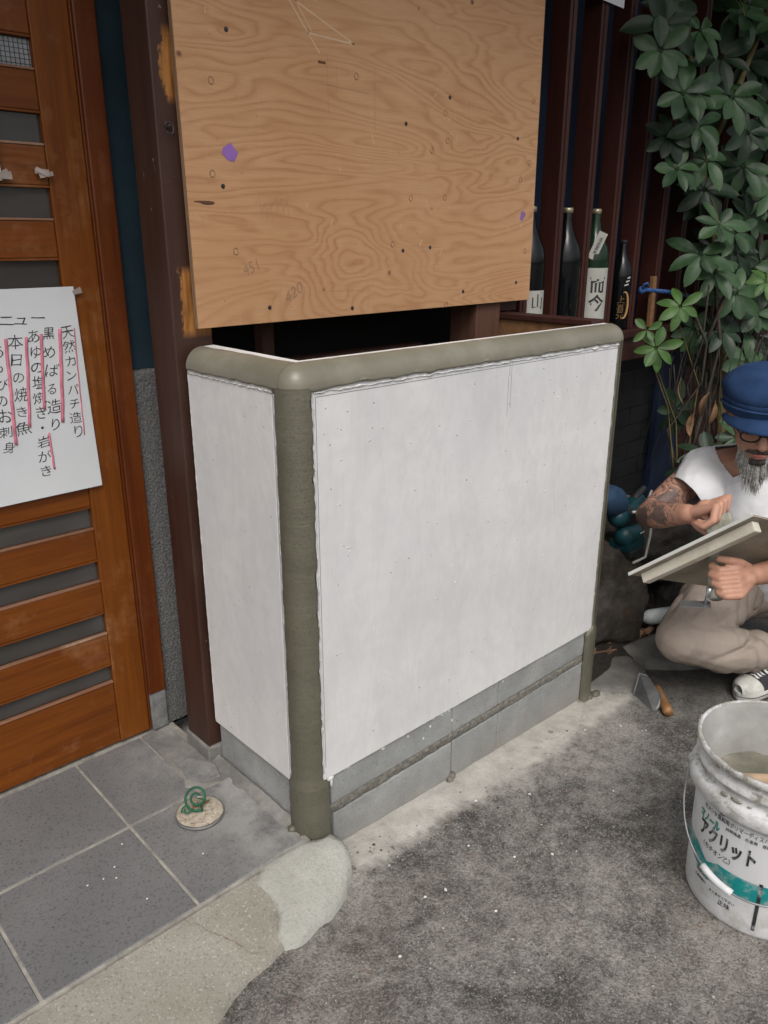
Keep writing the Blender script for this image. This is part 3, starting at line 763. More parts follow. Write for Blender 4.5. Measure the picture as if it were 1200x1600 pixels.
    # cap along front
    def cap(front):
        mb = MB(); n = 150 if front else 50; prof_n = 10; vs = []
        a0, a1 = (R_, XR - R_) if front else (R_, .352)
        for i in range(n + 1):
            u = a0 + (a1 - a0) * i / n; sd = 11 if front else 17
            fd = .006 + .0035 * fbm((u, sd, 0), 22, 4) + .0016 * fbm((u, sd, 2), 80, 2)
            ft = .002 + .0022 * fbm((u, sd + 3, 0), 18, 4)
            if front and i < 8: fd += .004 * (1 - i / 8)
            e = .0045 + .0008 * fbm((u, sd, 9), 14)
            r = R_ + e; ring = []
            c2 = (R_, TOP - R_)                 # arc centre (depth, height)
            ring.append((c2[0] - R_ + .002, c2[1] - fd)); ring.append((c2[0] - R_ - e * .7, c2[1] - fd + .0015)); ring.append((c2[0] - r, c2[1] - fd + .005))
            for k in range(prof_n + 1):
                a = pi / 2 * k / prof_n; ring.append((c2[0] - r * cos(a), c2[1] + r * sin(a)))
            ring.append((c2[0] + ft, c2[1] + r - .0005)); ring.append((c2[0] + ft + .002, c2[1] + R_ - .001))
            vs += [(u, d, h) if front else (d, u, h) for d, h in ring]
        K = prof_n + 6
        f = [(i * K + k, (i + 1) * K + k, (i + 1) * K + k + 1, i * K + k + 1) for i in range(n) for k in range(K - 1)]
        if not front: f = [q[::-1] for q in f]
        mb.add(vs, f, True)
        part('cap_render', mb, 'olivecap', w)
    cap(True); cap(False)
    # rounded corners where cap and columns meet
    for cx, sx in ((R_, -1), (XR - R_, 1)):
        mb = MB(); r = R_ + .0047; n = 12; vs = []
        for j in range(n + 1):
            ph = pi / 2 * j / n
            for i in range(n + 1):
                th = pi / 2 * i / n
                vs.append((cx + sx * r * cos(ph) * sin(th), R_ - r * cos(ph) * cos(th), TOP - R_ + r * sin(ph)))
        mb.add(vs, [(j * (n + 1) + i, j * (n + 1) + i + 1, (j + 1) * (n + 1) + i + 1, (j + 1) * (n + 1) + i) for j in range(n) for i in range(n)], True)
        part('corner_cap_render', mb, 'olivecap', w)
    # ragged white lip where the base coat was squeezed against the render
    mb = MB()
    def lip(fn, n, r, seed):
        pts = []; rr = []
        for i in range(n + 1):
            t = i / n; p = Vector(fn(t)); k = fbm((t * 14, seed, 0), 3, 4)
            pts.append(p); rr.append(max(.0004, .45 * r * (1 + 1.8 * k)))
        mb.tube(pts, rr, 6)
    wob = lambda t, s, a: a * fbm((t * 20, s, 0), 2, 4)
    lip(lambda t: (.046 + (1.05 - .046) * t, -.0012, .9935 + wob(t, 1, .003)), 260, .0030, 1)
    lip(lambda t: (.0455 + wob(t, 2, .0022), -.0010, .190 + .80 * t), 220, .0022, 2)
    lip(lambda t: (-.0012, .058 + (.352 - .058) * t, .9935 + wob(t, 3, .003)), 90, .0028, 3)
    lip(lambda t: (-.0010, .0535 + wob(t, 4, .0018), .180 + .81 * t), 200, .0016, 4)
    lip(lambda t: (1.0535 + wob(t, 5, .001), -.0008, .190 + .80 * t), 160, .0016, 5)
    lip(lambda t: (-.0008, .3535, .166 + .83 * t), 100, .0013, 6)
    part('base_coat_lip', mb, 'lip', w, label='ragged white bead along the olive render')
    # grooved trowel line just inside each edge
    mb = MB()
    mb.box(.052, 1.050, -.0004, .0003, .9850, .9858); mb.box(.0510, .0518, -.0004, .0003, .20, .985)
    mb.box(1.0465, 1.0473, -.0004, .0003, .20, .985)
    part('edge_line', mb, 'greygrout', w)
    # ---- blocks
    gx = .002
    zb = -.085
    up = [(.060, .0665, 'k'), (.0685, .4535), (.4565, .6320), (.6345, 1.060)]
    for q in up:
        part('concrete_block', MB().box(q[0], q[1], .006 if len(q) < 3 else .009, .06, .093 + jit(.001), .1695), 'block', w, .0025)
    lo = [(.073, .4530), (.4570, .6330), (.6350, 1.060)]
    for q in lo:
        part('concrete_block', MB().box(q[0], q[1], .005, .06, zb, .066 + jit(.001)), 'block', w, .0025)
    part('concrete_block', MB().box(.009, .06, .050, .354, .0, .1615), 'block', w, .0025)
    part('concrete_block', MB().box(1.052, 1.0855, .0605, .415, zb, .0495), 'block', w, .0025)
    # bed joint: rough mortar, proud and lumpy
    mb = MB(); n = 260; vs = []
    for i in range(n + 1):
        x = .058 + (1.056 - .058) * i / n
        for k, z in enumerate((.0665, .0715, .0765, .0815, .0865, .0915)):
            y = .0065 - (.0 if k in (0, 5) else .0015 + .0042 * fbm((x, z, 2), 90, 4) * (1 if 0 < k < 5 else 0))
            zz = z + (.003 * fbm((x, z, 7), 45, 3))
            vs.append((x, y if k not in (0, 5) else .009, zz))
    mb.add(vs, [(i * 6 + k, (i + 1) * 6 + k, (i + 1) * 6 + k + 1, i * 6 + k + 1) for i in range(n) for k in range(5)], True)
    part('bed_joint', mb, 'mortar', w)
    # dark mortar behind head joints and a dropped blob
    part('joint_backing', MB().box(.058, 1.058, .0125, .05, -.085, .168), 'mortar', w)
    mb = MB()
    mb.ell((.456, .003, -.036), (.012, .007, .014), None, 12, 8, lambda d: 1 + .3 * noise.noise(d * 3)); mb.ell((.444, -.002, -.038), (.012, .008, .009), None, 10, 6)
    part('mortar_lump', mb, 'mortar', w)
    # white daubs along the top of the blocks
    mb = MB()
    for i in range(46):
        x = random.choice((random.uniform(.07, .14), random.uniform(.40, .47), random.uniform(.28, .46), random.uniform(.63, .75), random.uniform(.07, 1.04)))
        z = .1675 + jit(.0015) - (abs(jit(.006)) if random.random() < .3 else 0)
        mb.ell((x, .006, z), (random.uniform(.003, .009), .0022, random.uniform(.0015, .0035)), None, 8, 5)
    for p in ((.375, .148), (.30, .155), (.452, .13), (.648, .158), (.352, .125)):
        mb.ell((p[0], .0055, p[1]), (.003, .0015, .004), None, 8, 5)
    mb.ell((.064, .002, .166), (.010, .005, .006), None, 10, 6); mb.ell((.066, .002, .156), (.004, .004, .014), None, 10, 6)
    part('white_daub', mb, 'lip', w, stuff=True)
    # little nicks and nail pits on the boards
    mb = MB()
    spots = [(.075, .955), (.13, .958), (.19, .96), (.08, .90), (.10, .925), (.48, .962), (.545, .965), (.64, .965), (.72, .955), (.86, .94), (.98, .93), (1.03, .96), (.37, .885), (.60, .79), (.83, .78), (.61, .90), (.77, .93), (.085, .80), (.09, .60), (.085, .45), (.47, .75), (.24, .60), (.66, .55), (.96, .80), (.99, .62), (1.03, .48), (.75, .33), (.92, .36), (.52, .30), (.33, .28), (.43, .26), (.19, .23), (.56, .62), (.87, .60), (.69, .70), (.3, .75)]
    for x, z in spots:
        mb.ell((x + jit(.01), .0002, z + jit(.01)), (random.uniform(.0012, .0026), .0008, random.uniform(.0009, .0018)), None, 7, 4)
    for i in range(26):
        mb.ell((.0002, random.uniform(.07, .345), random.uniform(.18, .98)), (.0008, random.uniform(.001, .0018), random.uniform(.0008, .0016)), None, 7, 4)
    part('nail_pit', mb, 'greygrout', w, stuff=True)
    mb = MB()
    for i in range(90):
        x = random.uniform(.06, 1.04); z = random.uniform(.19, .97)
        mb.ell((x, -.0002, z), (random.uniform(.0015, .0045), .0011, random.uniform(.001, .002)), Matrix.Rotation(jit(1.2), 3, 'Y'), 7, 4)
    part('coat_dab', mb, 'lip', w, stuff=True)

# ================================================================== PLYWOOD, POST
def plywood():
    p = thing('plywood_board', 'large bare plywood sheet with screws and purple tape, above the low wall', 'plywood board', (.02, .35, 1.08))
    # slightly out of true
    x0b, x1b, x0t, x1t = .0285, 1.1195, .0165, 1.114
    zb0, zb1, zt = 1.0795, 1.0855, 2.28
    mb = MB(); y0, y1 = .348, .360
    mb.add([(x0b, y0, zb0), (x1b, y0, zb1), (x1t, y0, zt), (x0t, y0, zt)], [(0, 1, 2, 3)])
    part('face_veneer', mb, 'ply', p)
    mb = MB()
    mb.add([(x0b, y0, zb0), (x1b, y0, zb1), (x1t, y0, zt), (x0t, y0, zt), (x0b, y1, zb0), (x1b, y1, zb1), (x1t, y1, zt), (x0t, y1, zt)],
           [(5, 4, 7, 6), (0, 4, 5, 1), (1, 5, 6, 2), (2, 6, 7, 3), (3, 7, 4, 0)])
    part('board_core', mb, 'plyedge', p)
    # screws and plugs: pixel grid of the photo (x 262-850, y 0-520) mapped on the board
    def bp(u, v):   # u 0..1 across, v metres of height from the table below
        return u, v
    dark = [(.135, 1.625), (.107, 1.350), (.205, 1.112), (.612, 1.505), (.76, 1.575), (1.03, 1.505), (.605, 1.225), (.83, 1.120), (.44, 1.098), (.70, 1.232), (1.055, 1.135)]
    ring = [(.095, 1.535), (.46, 1.585), (.128, 1.228), (.085, 1.372), (.745, 1.540), (.755, 1.480), (.70, 1.455), (1.09, 1.60), (1.085, 1.45), (.75, 1.35), (.63, 1.345), (.57, 1.24), (1.05, 1.405), (1.075, 1.315), (1.088, 1.22), (.765, 1.09)]
    mb = MB()
    for x, z in dark:
        mb.lathe([(0, 0), (.0046, 0), (.0046, .001), (.0025, .0016), (0, .001)][1:], 10, (x, .348, z), Matrix.Rotation(pi / 2, 3, 'X'))
    o = part('screw_head', mb, 'bolt', p, stuff=True)
    mb = MB()
    for x, z in ring:
        pts = [(x + .0058 * cos(t), .3475, z + .0065 * sin(t)) for t in [k * 2 * pi / 12 for k in range(13)]]
        mb.tube(pts, .0010, 5, False)
    for i in range(34):
        x, z = random.uniform(.05, 1.1), random.uniform(1.09, 1.7); mb.ell((x, .3478, z), (.0016, .0006, .0016), None, 7, 4)
    part('screw_hole', mb, 'pencil', p, stuff=True)
    mb = MB(); mb.add([(.112, .3470, 1.420), (.130, .3470, 1.430), (.146, .3470, 1.412), (.136, .3470, 1.396), (.122, .3470, 1.398), (.109, .3470, 1.409)], [(0, 5, 4, 3, 2, 1)]); part('tape', mb, 'tape', p, label='larger piece of purple tape, near the left edge')
    mb = MB(); mb.add([(1.060, .3470, 1.322), (1.072, .3470, 1.326), (1.078, .3470, 1.316), (1.070, .3470, 1.300), (1.058, .3470, 1.302)], [(0, 4, 3, 2, 1)]); part('tape', mb, 'tape', p, label='small scrap of purple tape, near the right edge')
    # brown sliver knot
    mb = MB(); mb.ell((.070, .3478, 1.318), (.016, .0006, .0035), None, 12, 6); mb.ell((.062, .3478, 1.320), (.024, .0005, .0022), None, 12, 6); mb.box(.355, .375, .3474, .3482, 1.597, 1.602); part('dark_knot', mb, 'deadknot', p, stuff=True)
    # pencil marks
    mb = MB()
    def line(a, b, r=.0005, y=.3476):
        d = Vector((b[0] - a[0], b[1] - a[1])).normalized() * r
        mb.add([(a[0] - d.y, y, a[1] + d.x), (a[0] + d.y, y, a[1] - d.x), (b[0] + d.y, y, b[1] - d.x), (b[0] - d.y, y, b[1] + d.x)], [(0, 1, 2, 3)])
    for a, b in (((.635, 1.235), (.735, 1.232)), ((.64, 1.20), (.64, 1.10)), ((.715, 1.24), (.715, 1.14)), ((.66, 1.222), (.70, 1.222)), ((.33, 1.14), (.50, 1.137)), ((.44, 1.15), (.44, 1.10)),
                 ((.38, 1.62), (.38, 1.50)), ((.405, 1.60), (.405, 1.53)), ((.36, 1.56), (.50, 1.555)), ((.235, 1.15), (.232, 1.105)), ((.70, 1.17), (.64, 1.172)), ((.49, 1.16), (.49, 1.09)), ((.515, 1.61), (.515, 1.48))):
        line(a, b, .00045)
    text_into(mb, '420', .034, lambda v: Vector((.272 + v.x * .93 - v.y * .30, .3475 - v.z, 1.140 + v.y + v.x * .55)), extrude=.0002)
    text_into(mb, '451', .032, lambda v: Vector((.165 + v.x * .9 - v.y * .3, .3475 - v.z, 1.195 + v.y + v.x * .3)), extrude=.0002)
    for s in range(6):
        z = 1.305 + jit(.01); x = .18 + s * .014; line((x, z), (x + .012, z + .022)); line((x + .012, z + .022), (x + .016, z - .012))
    part('pencil_mark', mb, 'pencil', p, label='faint pencil figures and lines', stuff=True)
    mb = MB()
    cl = lambda a, b, r: line(a, b, r, .3477)
    cl((.275, 1.71), (.36, 1.615), .0014); cl((.30, 1.70), (.455, 1.645), .0016); cl((.33, 1.648), (.455, 1.645), .0018); cl((.30, 1.702), (.34, 1.652), .0011)
    for i in range(22):
        x, z = random.uniform(.08, 1.09), random.uniform(1.1, 1.75); cl((x, z), (x + jit(.012), z + jit(.02)), .0009)
    part('chalk_mark', mb, 'chalk', p, stuff=True)

def post():
    p = thing('wooden_post', 'tall chocolate-brown painted post with worn bare patches, left of the plywood board', 'post', (.03, .42, .06))
    mb = MB().box(-.015, .074, .371, .470, .088, 2.45)
    part('shaft', mb, 'post', p, .003)
    part('stone_foot', MB().prism([(-.021, .366), (.060, .358), (.082, .372), (.08, .478), (-.018, .476)], .045, .0875), 'oldmortar', p, .004)
    # screw eye
    mb = MB(); c = Vector((.007, .361, 1.447))
    mb.tube([c + Vector((.0085 * cos(t), .002 * sin(t), .0105 * sin(t))) for t in [k * pi / 10 for k in range(-8, 10)]], .0016, 6)
    mb.tube([(.007, .372, 1.447), (.009, .360, 1.452)], .002, 6)
    part('screw_eye', mb, 'bolt', p)
    # fill between post and side wall
    struct_fill = MB().box(.02, .086, .3555, .3705, .05, 1.03)
    part('infill', struct_fill, 'post', p)

# ================================================================== LEFT: DOOR, JAMB, WALL, PAPERS
def left():
    d = thing('sliding_door', 'orange-brown wooden lattice door with dark glass slots and a worn bottom panel', 'door', (-.55, .58, .056))
    XL, XS = -1.02, -.143
    yf = .580
    part('stile', MB().box(XS, -.0655, yf, yf + .032, .058, 2.30), 'door', d, .0025)
    part('stile', MB().box(XL, XL + .078, yf, yf + .032, .058, 2.30), 'door', d, .0025)
    lites = [(.227, .278), (.359, .417), (.495, .551), (.625, .681), (.757, .815), (.889, .947), (1.021, 1.082), (1.150, 1.215), (1.286, 1.351), (1.423, 1.484), (1.553, 1.612), (1.69, 1.75), (1.82, 1.88)]
    x0 = XL + .0785; x1 = XS - .0005
    part('kick_panel', MB().box(x0, x1, yf + .004, yf + .028, .058, .2265), 'doorh', d, .002, label='worn solid bottom panel')
    for i, (a, b) in enumerate(lites):
        nxt = lites[i + 1][0] if i + 1 < len(lites) else 2.30
        part('rail', MB().box(x0, x1, yf + .003, yf + .030, b + .0005, nxt - .0005), 'doorh', d, .002)
        part('bead', MB().box(x0, x1, yf + .0012, yf + .012, a, a + .0045), 'bead', d, .001)
        part('bead', MB().box(x0, x1, yf + .0020, yf + .012, b - .0045, b), 'doorh', d, .001)
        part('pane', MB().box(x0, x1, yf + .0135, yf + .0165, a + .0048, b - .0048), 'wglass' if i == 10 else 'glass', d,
             label='wired-glass pane with a square mesh, its bright reflection painted in as pale colour' if i == 10 else None)
        if i == 10:
            mb = MB()
            for k in range(60):
                x = x1 - .004 - k * .0085; mb.box(x, x + .0008, yf + .0125, yf + .0133, a + .0055, b - .0055)
            for k in range(6):
                z = a + .010 + k * .0085; mb.box(x1 - .52, x1, yf + .0126, yf + .0134, z, z + .0008)
            part('glass_mesh', mb, 'wire', d)
    # vertical muntin seen through the glass
    for i, (a, b) in enumerate(lites[:5]):
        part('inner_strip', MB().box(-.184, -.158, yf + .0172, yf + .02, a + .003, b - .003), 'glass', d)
    # jamb
    j = thing('door_jamb', 'red-brown door jamb beside the lattice door, standing on a small stone', 'door frame', (-.035, .58, .06))
    part('jamb_board', MB().box(-.0610, -.0145, .570, .625, .160, 2.40), 'jamb', j, .003)
    part('jamb_bead', MB().box(-.0652, -.0615, .576, .62, .06, 2.40), 'jamb', j, .001)
    part('stone_block', MB().box(-.0590, -.0150, .574, .625, .052, .1595), 'tile', j, .003)
    # wall strip between jamb and post
    w = thing('blue_wall', 'dark teal-blue wall strip with a rough grey pebbled dado below, between door and post', 'wall', (.02, .6, .05))
    part('painted_wall', MB().box(-.014, .12, .600, .64, .972, 2.45), 'blue', w)
    mb = MB(); nx, nz = 12, 120; vs = []
    for k in range(nz + 1):
        for i in range(nx + 1):
            x = -.014 + .13 * i / nx; z = .05 + .92 * k / nz
            vs.append((x, .584 + .002 * fbm((x, z, 0), 90, 3) + (.012 if k == nz else 0), z + (.003 * fbm((x, 1, 0), 60) if k >= nz - 1 else 0)))
    mb.add(vs, [(k * (nx + 1) + i, k * (nx + 1) + i + 1, (k + 1) * (nx + 1) + i + 1, (k + 1) * (nx + 1) + i) for k in range(nz) for i in range(nx)], True)
    mb.box(-.013, .12, .5975, .64, .05, .9705)
    part('pebbled_dado', mb, 'pebble', w)
    # dark house behind everything on this side
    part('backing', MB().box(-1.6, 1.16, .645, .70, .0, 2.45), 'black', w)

    # ---- menu sheet
    m = thing('menu_sheet', 'white paper menu with handwritten Japanese and pink marker lines, taped to the lattice door', 'paper menu', (-.27, .572, .95))
    # sheet corners
    TR, BR = Vector((-.1255, 0, 1.159)), Vector((-.1165, 0, .729)); W = .40
    ux = Vector((1, 0, .001)); dn = (BR - TR).normalized()
    TL, BL = TR - Vector((W, 0, 0)), BR - Vector((W, 0, .004))
    def S(u, v, off=0.0):    # u: metres left of the right edge, v: metres below the top
        a = TR.lerp(BR, v / .43) - Vector((u, 0, 0.01 * u * v / .43))
        curl = .002 * sin(u * 11) * sin(v * 8) + .002 * (v / .43) ** 3 + .0015
        return Vector((a.x, .5735 - curl - off, a.z))
    mb = MB(); nu, nv = 24, 24
    vs = [S(W * i / nu, .43 * k / nv) for k in range(nv + 1) for i in range(nu + 1)]
    mb.add(vs, [(k * (nu + 1) + i, (k + 1) * (nu + 1) + i, (k + 1) * (nu + 1) + i + 1, k * (nu + 1) + i + 1)[::-1] for k in range(nv) for i in range(nu)], True)
    mb.smooth = [False] * len(mb.f); o = part('sheet', mb, 'paper', m)
    so = o.modifiers.new('thick', 'SOLIDIFY'); so.thickness = .0003; so.offset = 1
    ink = MB()
    def char(ch, u, v, size, rot=0.0, sq=1.0):
        def fn(q):
            x = q.x * cos(rot) - q.y * sin(rot); y = (q.x * sin(rot) + q.y * cos(rot)) * sq
            wx = noise.noise(Vector((q.x * 70, q.y * 70, u * 90))) * size * .055; wy = noise.noise(Vector((q.x * 70 + 9, q.y * 70, v * 90))) * size * .055
            return S(u - x - wx, v - y - wy, .0006 + q.z)
        vs, fs = text_mesh(ch, size, extrude=.0001, shear=random.uniform(-.05, .22), bold=-.0001)
        ink.add([fn(q) for q in vs], fs)
    def column(text, u0, v0, u1, v1, size):
        n = len(text)
        for i, ch in enumerate(text):
            t = i / max(1, n - 1)
            c2 = '｜' if ch == 'ー' else ch
            char(c2, u0 + (u1 - u0) * t + jit(.0015), v0 + (v1 - v0) * t, size * random.uniform(.80, 1.08), jit(.14), random.uniform(.85, 1.05))
    # title
    for ch, u in zip('メニュー', (.182, .143, .117, .084)): char(ch, u, .060 + jit(.002), .034, jit(.08), .8)
    column('天然カンパチ造り', .0265, .092, .037, .302, .029)
    column('黒めばる造り', .0686, .092, .0825, .280, .030)
    column('あゆの塩焼き・岩がき', .0965, .096, .117, .375, .030)
    column('本日の焼き魚', .135, .104, .147, .278, .031)
    column('活あわびのお刺身', .172, .088, .182, .312, .030)
    column('おすすめ品', .212, .090, .220, .25, .030)
    part('handwriting', ink, 'ink', m)
    pk = MB()
    def mark(pts, r=.0016):
        pk.tube([S(u + jit(.0006), v, .0007) for u, v in [(pts[0][0] + (pts[1][0] - pts[0][0]) * k / 14, pts[0][1] + (pts[1][1] - pts[0][1]) * k / 14) for k in range(15)]], r * 1.25, 6, True)
    mark(((.0115, .083), (.023, .310)), .0011); mark(((.041, .083), (.065, .275)), .0030); mark(((.081, .090), (.099, .243)), .0026); mark(((.111, .094), (.134, .275)), .0026)
    mark(((.151, .094), (.167, .307)), .0028); mark(((.098, .293), (.098, .372)), .0020); mark(((.190, .094), (.202, .29)), .0026)
    part('marker_line', pk, 'marker', m)
    mb = MB(); mb.add([(-.130, .571, 1.150), (-.112, .5705, 1.158), (-.108, .5705, 1.146), (-.126, .571, 1.142)], [(0, 3, 2, 1)])
    part('tape', mb, 'cleartape', m)
    # second sheet above
    m2 = thing('paper_notice', 'small white notice higher on the lattice door, at the left edge of the photo', 'paper notice', (-.33, .572, 1.38))
    mb = MB().box(-.44, -.2365, .5700, .5706, 1.356, 1.62); part('sheet', mb, 'paper', m2)
    mb = MB()
    for (x, z) in ((-.232, 1.362), (-.158, 1.372)):
        for k in range(3):
            a = jit(.5); mb.obox((x + jit(.006), .5695 - .001 * k, z + jit(.006)), (.013 * cos(a), -.002, .013 * sin(a)), (0, .0006, 0), (-.004 * sin(a), 0, .004 * cos(a)))
    part('clear_tape', mb, 'cleartape', m2, stuff=True)

# ================================================================== RIGHT: LATTICE, LEDGE, BRICKS
def right():
    # studs inside the window opening
    s = thing('window_stud', 'old brown stud seen in the dark gap under the plywood board', 'stud', (.96, .40, .9))
    part('stud', MB().box(.905, 1.008, .362, .46, .47, 2.2), 'oldstud', s, .003)
    part('side_board', MB().box(1.0115, 1.110, .385, .44, 1.054, 2.2), 'rail', s, .002)
    s2 = thing('window_back_board', 'dark timber cross boards deep inside the window opening', 'timber', (.5, .6, .5))
    for z in (.86, 1.13): part('cross_board', MB().box(.10, .90, .56, .60, z, z + .10), 'oldstud', s2, .003)
    part('upright', MB().box(.30, .335, .52, .555, .48, 2.0), 'oldstud', s2, .003)

    l = thing('timber_lattice', 'dark brown vertical timber lattice above a ledge of bottles, right of the plywood', 'lattice', (1.9, .45, .84))
    for k in range(12):
        x = 1.190 + .1585 * k
        part('slat', MB().box(x - .017, x + .018, .420, .484, .945, 2.5), 'fin', l, .002)
        part('moulding', MB().box(x - .0045, x - .0005, .4175, .4205, .947, 2.5), 'rail', l)
    part('ledge', MB().box(1.092, 3.1, .405, .66, .915, .9445), 'rail', l, .003)
    part('bottom_rail', MB().box(1.092, 3.1, .418, .47, .832, .9145), 'rail', l, .003)
    part('back_panel', MB().box(1.092, 3.1, .662, .69, .90, 2.5), 'navy', l)
    # stick leaning between slats
    whole('wooden_stick', MB().obox((1.925, .402, 1.035), (.012, 0, .0), (0, .008, 0), (-.004, 0, .09)), 'rawwood',
          'short ochre wooden batten standing on the ledge right of the last bottle', 'stick', (1.925, .402, .946), bevel=.002)
    # paper at top edge
    n = thing('hanging_notice', 'white paper corner hanging on the lattice at the top edge of the photo', 'paper notice', (1.49, .41, 1.9))
    mb = MB(); mb.add([(1.37, .412, 1.915), (1.588, .410, 1.908), (1.59, .413, 2.20), (1.37, .413, 2.2)], [(0, 1, 2, 3)])
    o = part('sheet', mb, 'paper', n); q = o.modifiers.new('t', 'SOLIDIFY'); q.thickness = .0005
    mb = MB()
    for i in range(3):
        text_into(mb, 'お知らせ', .02, lambda v: Vector((1.46 + i * .05 + v.x, .4095 - v.z, 2.0 + v.y)), extrude=.0002)
    part('print', mb, 'ink', n)
    # brick wall below
    b = thing('black_brick_wall', 'low wall of glossy black bricks with grey joints, below the bottle ledge', 'brick wall', (1.7, .5, 0))
    part('mortar', MB().box(1.092, 2.19, .500, .6, -.08, .831), 'brickgrout', b)
    me = MB().box(-.1008, .1008, -.004, .02, -.0345, .0345).mesh('brick', 'blackbrick')
    k = 0
    for r in range(13):
        z = .798 - r * .0715
        xs = 1.10 + (.105 if r % 2 else 0.0)
        for c in range(-1, 6):
            xc = xs + c * .2045 + .1
            xa, xb = max(xc - .1, 1.093), min(xc + .1, 2.194)
            if xb - xa < .03: continue
            o = link('brick', me, b, ((xa + xb) / 2 - 1.7, .4985 - .5 + jit(.0006), z)); o.scale.x = (xb - xa) / .2
    c = thing('navy_pillar', 'dark navy painted pillar at the right end of the black bricks', 'pillar', (2.3, .5, 0))
    part('shaft', MB().box(2.196, 2.40, .470, .6, -.08, .831), 'navy', c, .004)
    c = thing('maroon_panel', 'dark maroon panel low behind the shrubs', 'panel', (2.7, .5, 0))
    part('board', MB().box(2.405, 3.1, .485, .6, -.08, .831), 'maroon', c, .004)
    part('trim', MB().box(2.405, 3.1, .478, .4845, .55, .60), 'rail', c, .002)

def bottle(name, x, y, H, R, glass, label, capm='cap'):
    z0 = .946
    t = thing(name, label, 'bottle', (x, y, z0), 'sake bottles standing on the lattice ledge')
    s = H / .40
    prof = [(R * .9, 0), (R, .004 * s), (R, .235 * s), (R * .985, .255 * s), (R * .88, .280 * s), (R * .62, .312 * s), (R * .40, .340 * s), (R * .30, .365 * s), (.0150 * s + .001, .384 * s), (.0150 * s, .388 * s)]
    part('glass', MB().lathe([(r, z + z0) for r, z in prof], 28, (x, y, 0)), glass, t)
    part('cap', MB().lathe([(.0172 * s, z0 + .384 * s), (.0172 * s, z0 + .3935 * s), (.0165 * s, z0 + .400 * s), (.012 * s, z0 + .4005 * s)], 20, (x, y, 0)), capm, t)
    return t, z0, s

def wrap(mb, x, y, R, a0, a1, z0, z1, n=14, shear=0.0, off=.0006):
    """curved label; angles measured from -Y (towards street), positive to +X"""
    vs = []
    for i in range(n + 1):
        a = a0 + (a1 - a0) * i / n; r = R + off
        vs += [(x + r * sin(a), y - r * cos(a), z0 + shear * i / n), (x + r * sin(a), y - r * cos(a), z1 + shear * i / n)]
    mb.add(vs, [(2 * i, 2 * i + 2, 2 * i + 3, 2 * i + 1) for i in range(n)], True)

def bottles():
    Rb = .0525
    A = -.75           # direction of the camera seen from the bottles
    t, z0, s = bottle('sake_bottle', 1.275, .475, .40, Rb, 'bottle', 'black bottle with a white label, half hidden by the right edge of the plywood')
    mb = MB(); wrap(mb, 1.275, .475, Rb, A - 1.3, A + 1.3, z0 + .02, z0 + .155); part('label', mb, 'label', t)
    mb = MB(); text_into(mb, '山', .05, lambda v: Vector((1.275 + (Rb + .0012 + v.z) * sin(A + .55 + v.x / Rb), .475 - (Rb + .0012 + v.z) * cos(A + .55 + v.x / Rb), z0 + .118 + v.y)), extrude=.0002); part('lettering', mb, 'ink', t)
    t, z0, s = bottle('sake_bottle', 1.448, .462, .40, Rb, 'bottle', 'tall plain black bottle, second from the plywood')
    t, z0, s = bottle('sake_bottle', 1.608, .460, .40, Rb, 'gbottle', 'tall green bottle with a white label and a slanting neck tag')
    mb = MB(); wrap(mb, 1.608, .460, Rb, A - 1.35, A + 1.35, z0 + .01, z0 + .215); part('label', mb, 'label', t)
    mb = MB()
    for ch, dz in (('而', .158), ('今', .098)):
        text_into(mb, ch, .056, lambda v: Vector((1.608 + (Rb + .0013 + v.z) * sin(A + .22 + v.x / Rb), .460 - (Rb + .0013 + v.z) * cos(A + .22 + v.x / Rb), z0 + dz + v.y)), extrude=.0003, bold=.0012)
    part('lettering', mb, 'ink', t)
    mb = MB(); d = Vector((sin(A), -cos(A), 0)); rt = Vector((cos(A), sin(A), 0)); c = Vector((1.608, .460, z0 + .285)) + d * .050
    u = (rt * .38 + Vector((0, 0, .92))).normalized(); w_ = (rt * .92 - Vector((0, 0, .38))).normalized()
    mb.obox(c, u * .045, w_ * .015, d * .0005); part('neck_tag', mb, 'label', t)
    mb = MB()
    text_into(mb, '特別純米', .014, lambda v: c + d * (.0012 + v.z) + u * (-v.x) + w_ * v.y, extrude=.0002); part('tag_print', mb, 'ink', t)
    t, z0, s = bottle('sake_bottle', 1.787, .455, .303, .040, 'bottle', 'shorter black bottle with gold print, nearest the wooden batten', 'rubber')
    mb = MB()
    pts = [Vector((1.787 + .0415 * sin(A + .2 + .40 * sin(a)), .455 - .0415 * cos(A + .2 + .40 * sin(a)), z0 + .085 + .045 * cos(a))) for a in [k * pi / 12 for k in range(-1, 14)]]
    mb.tube(pts, [.0022 + .0025 * sin(pi * k / 14) for k in range(15)], 6)
    for ch, dz in (('上', .102), ('喜', .074), ('元', .048)):
        text_into(mb, ch, .028, lambda v: Vector((1.787 + .0412 * sin(A - .05 + v.x / .04), .455 - .0412 * cos(A - .05 + v.x / .04), z0 + dz + v.y)), extrude=.0003)
    part('gold_print', mb, 'gold', t)
    mb = MB()
    for k in range(3): wrap(mb, 1.787, .455, .0405, A + .1 + .12 * k, A + .5 + .08 * k, z0 + .150 + .012 * k, z0 + .155 + .012 * k, 6, .004)
    part('silver_print', mb, 'label', t)

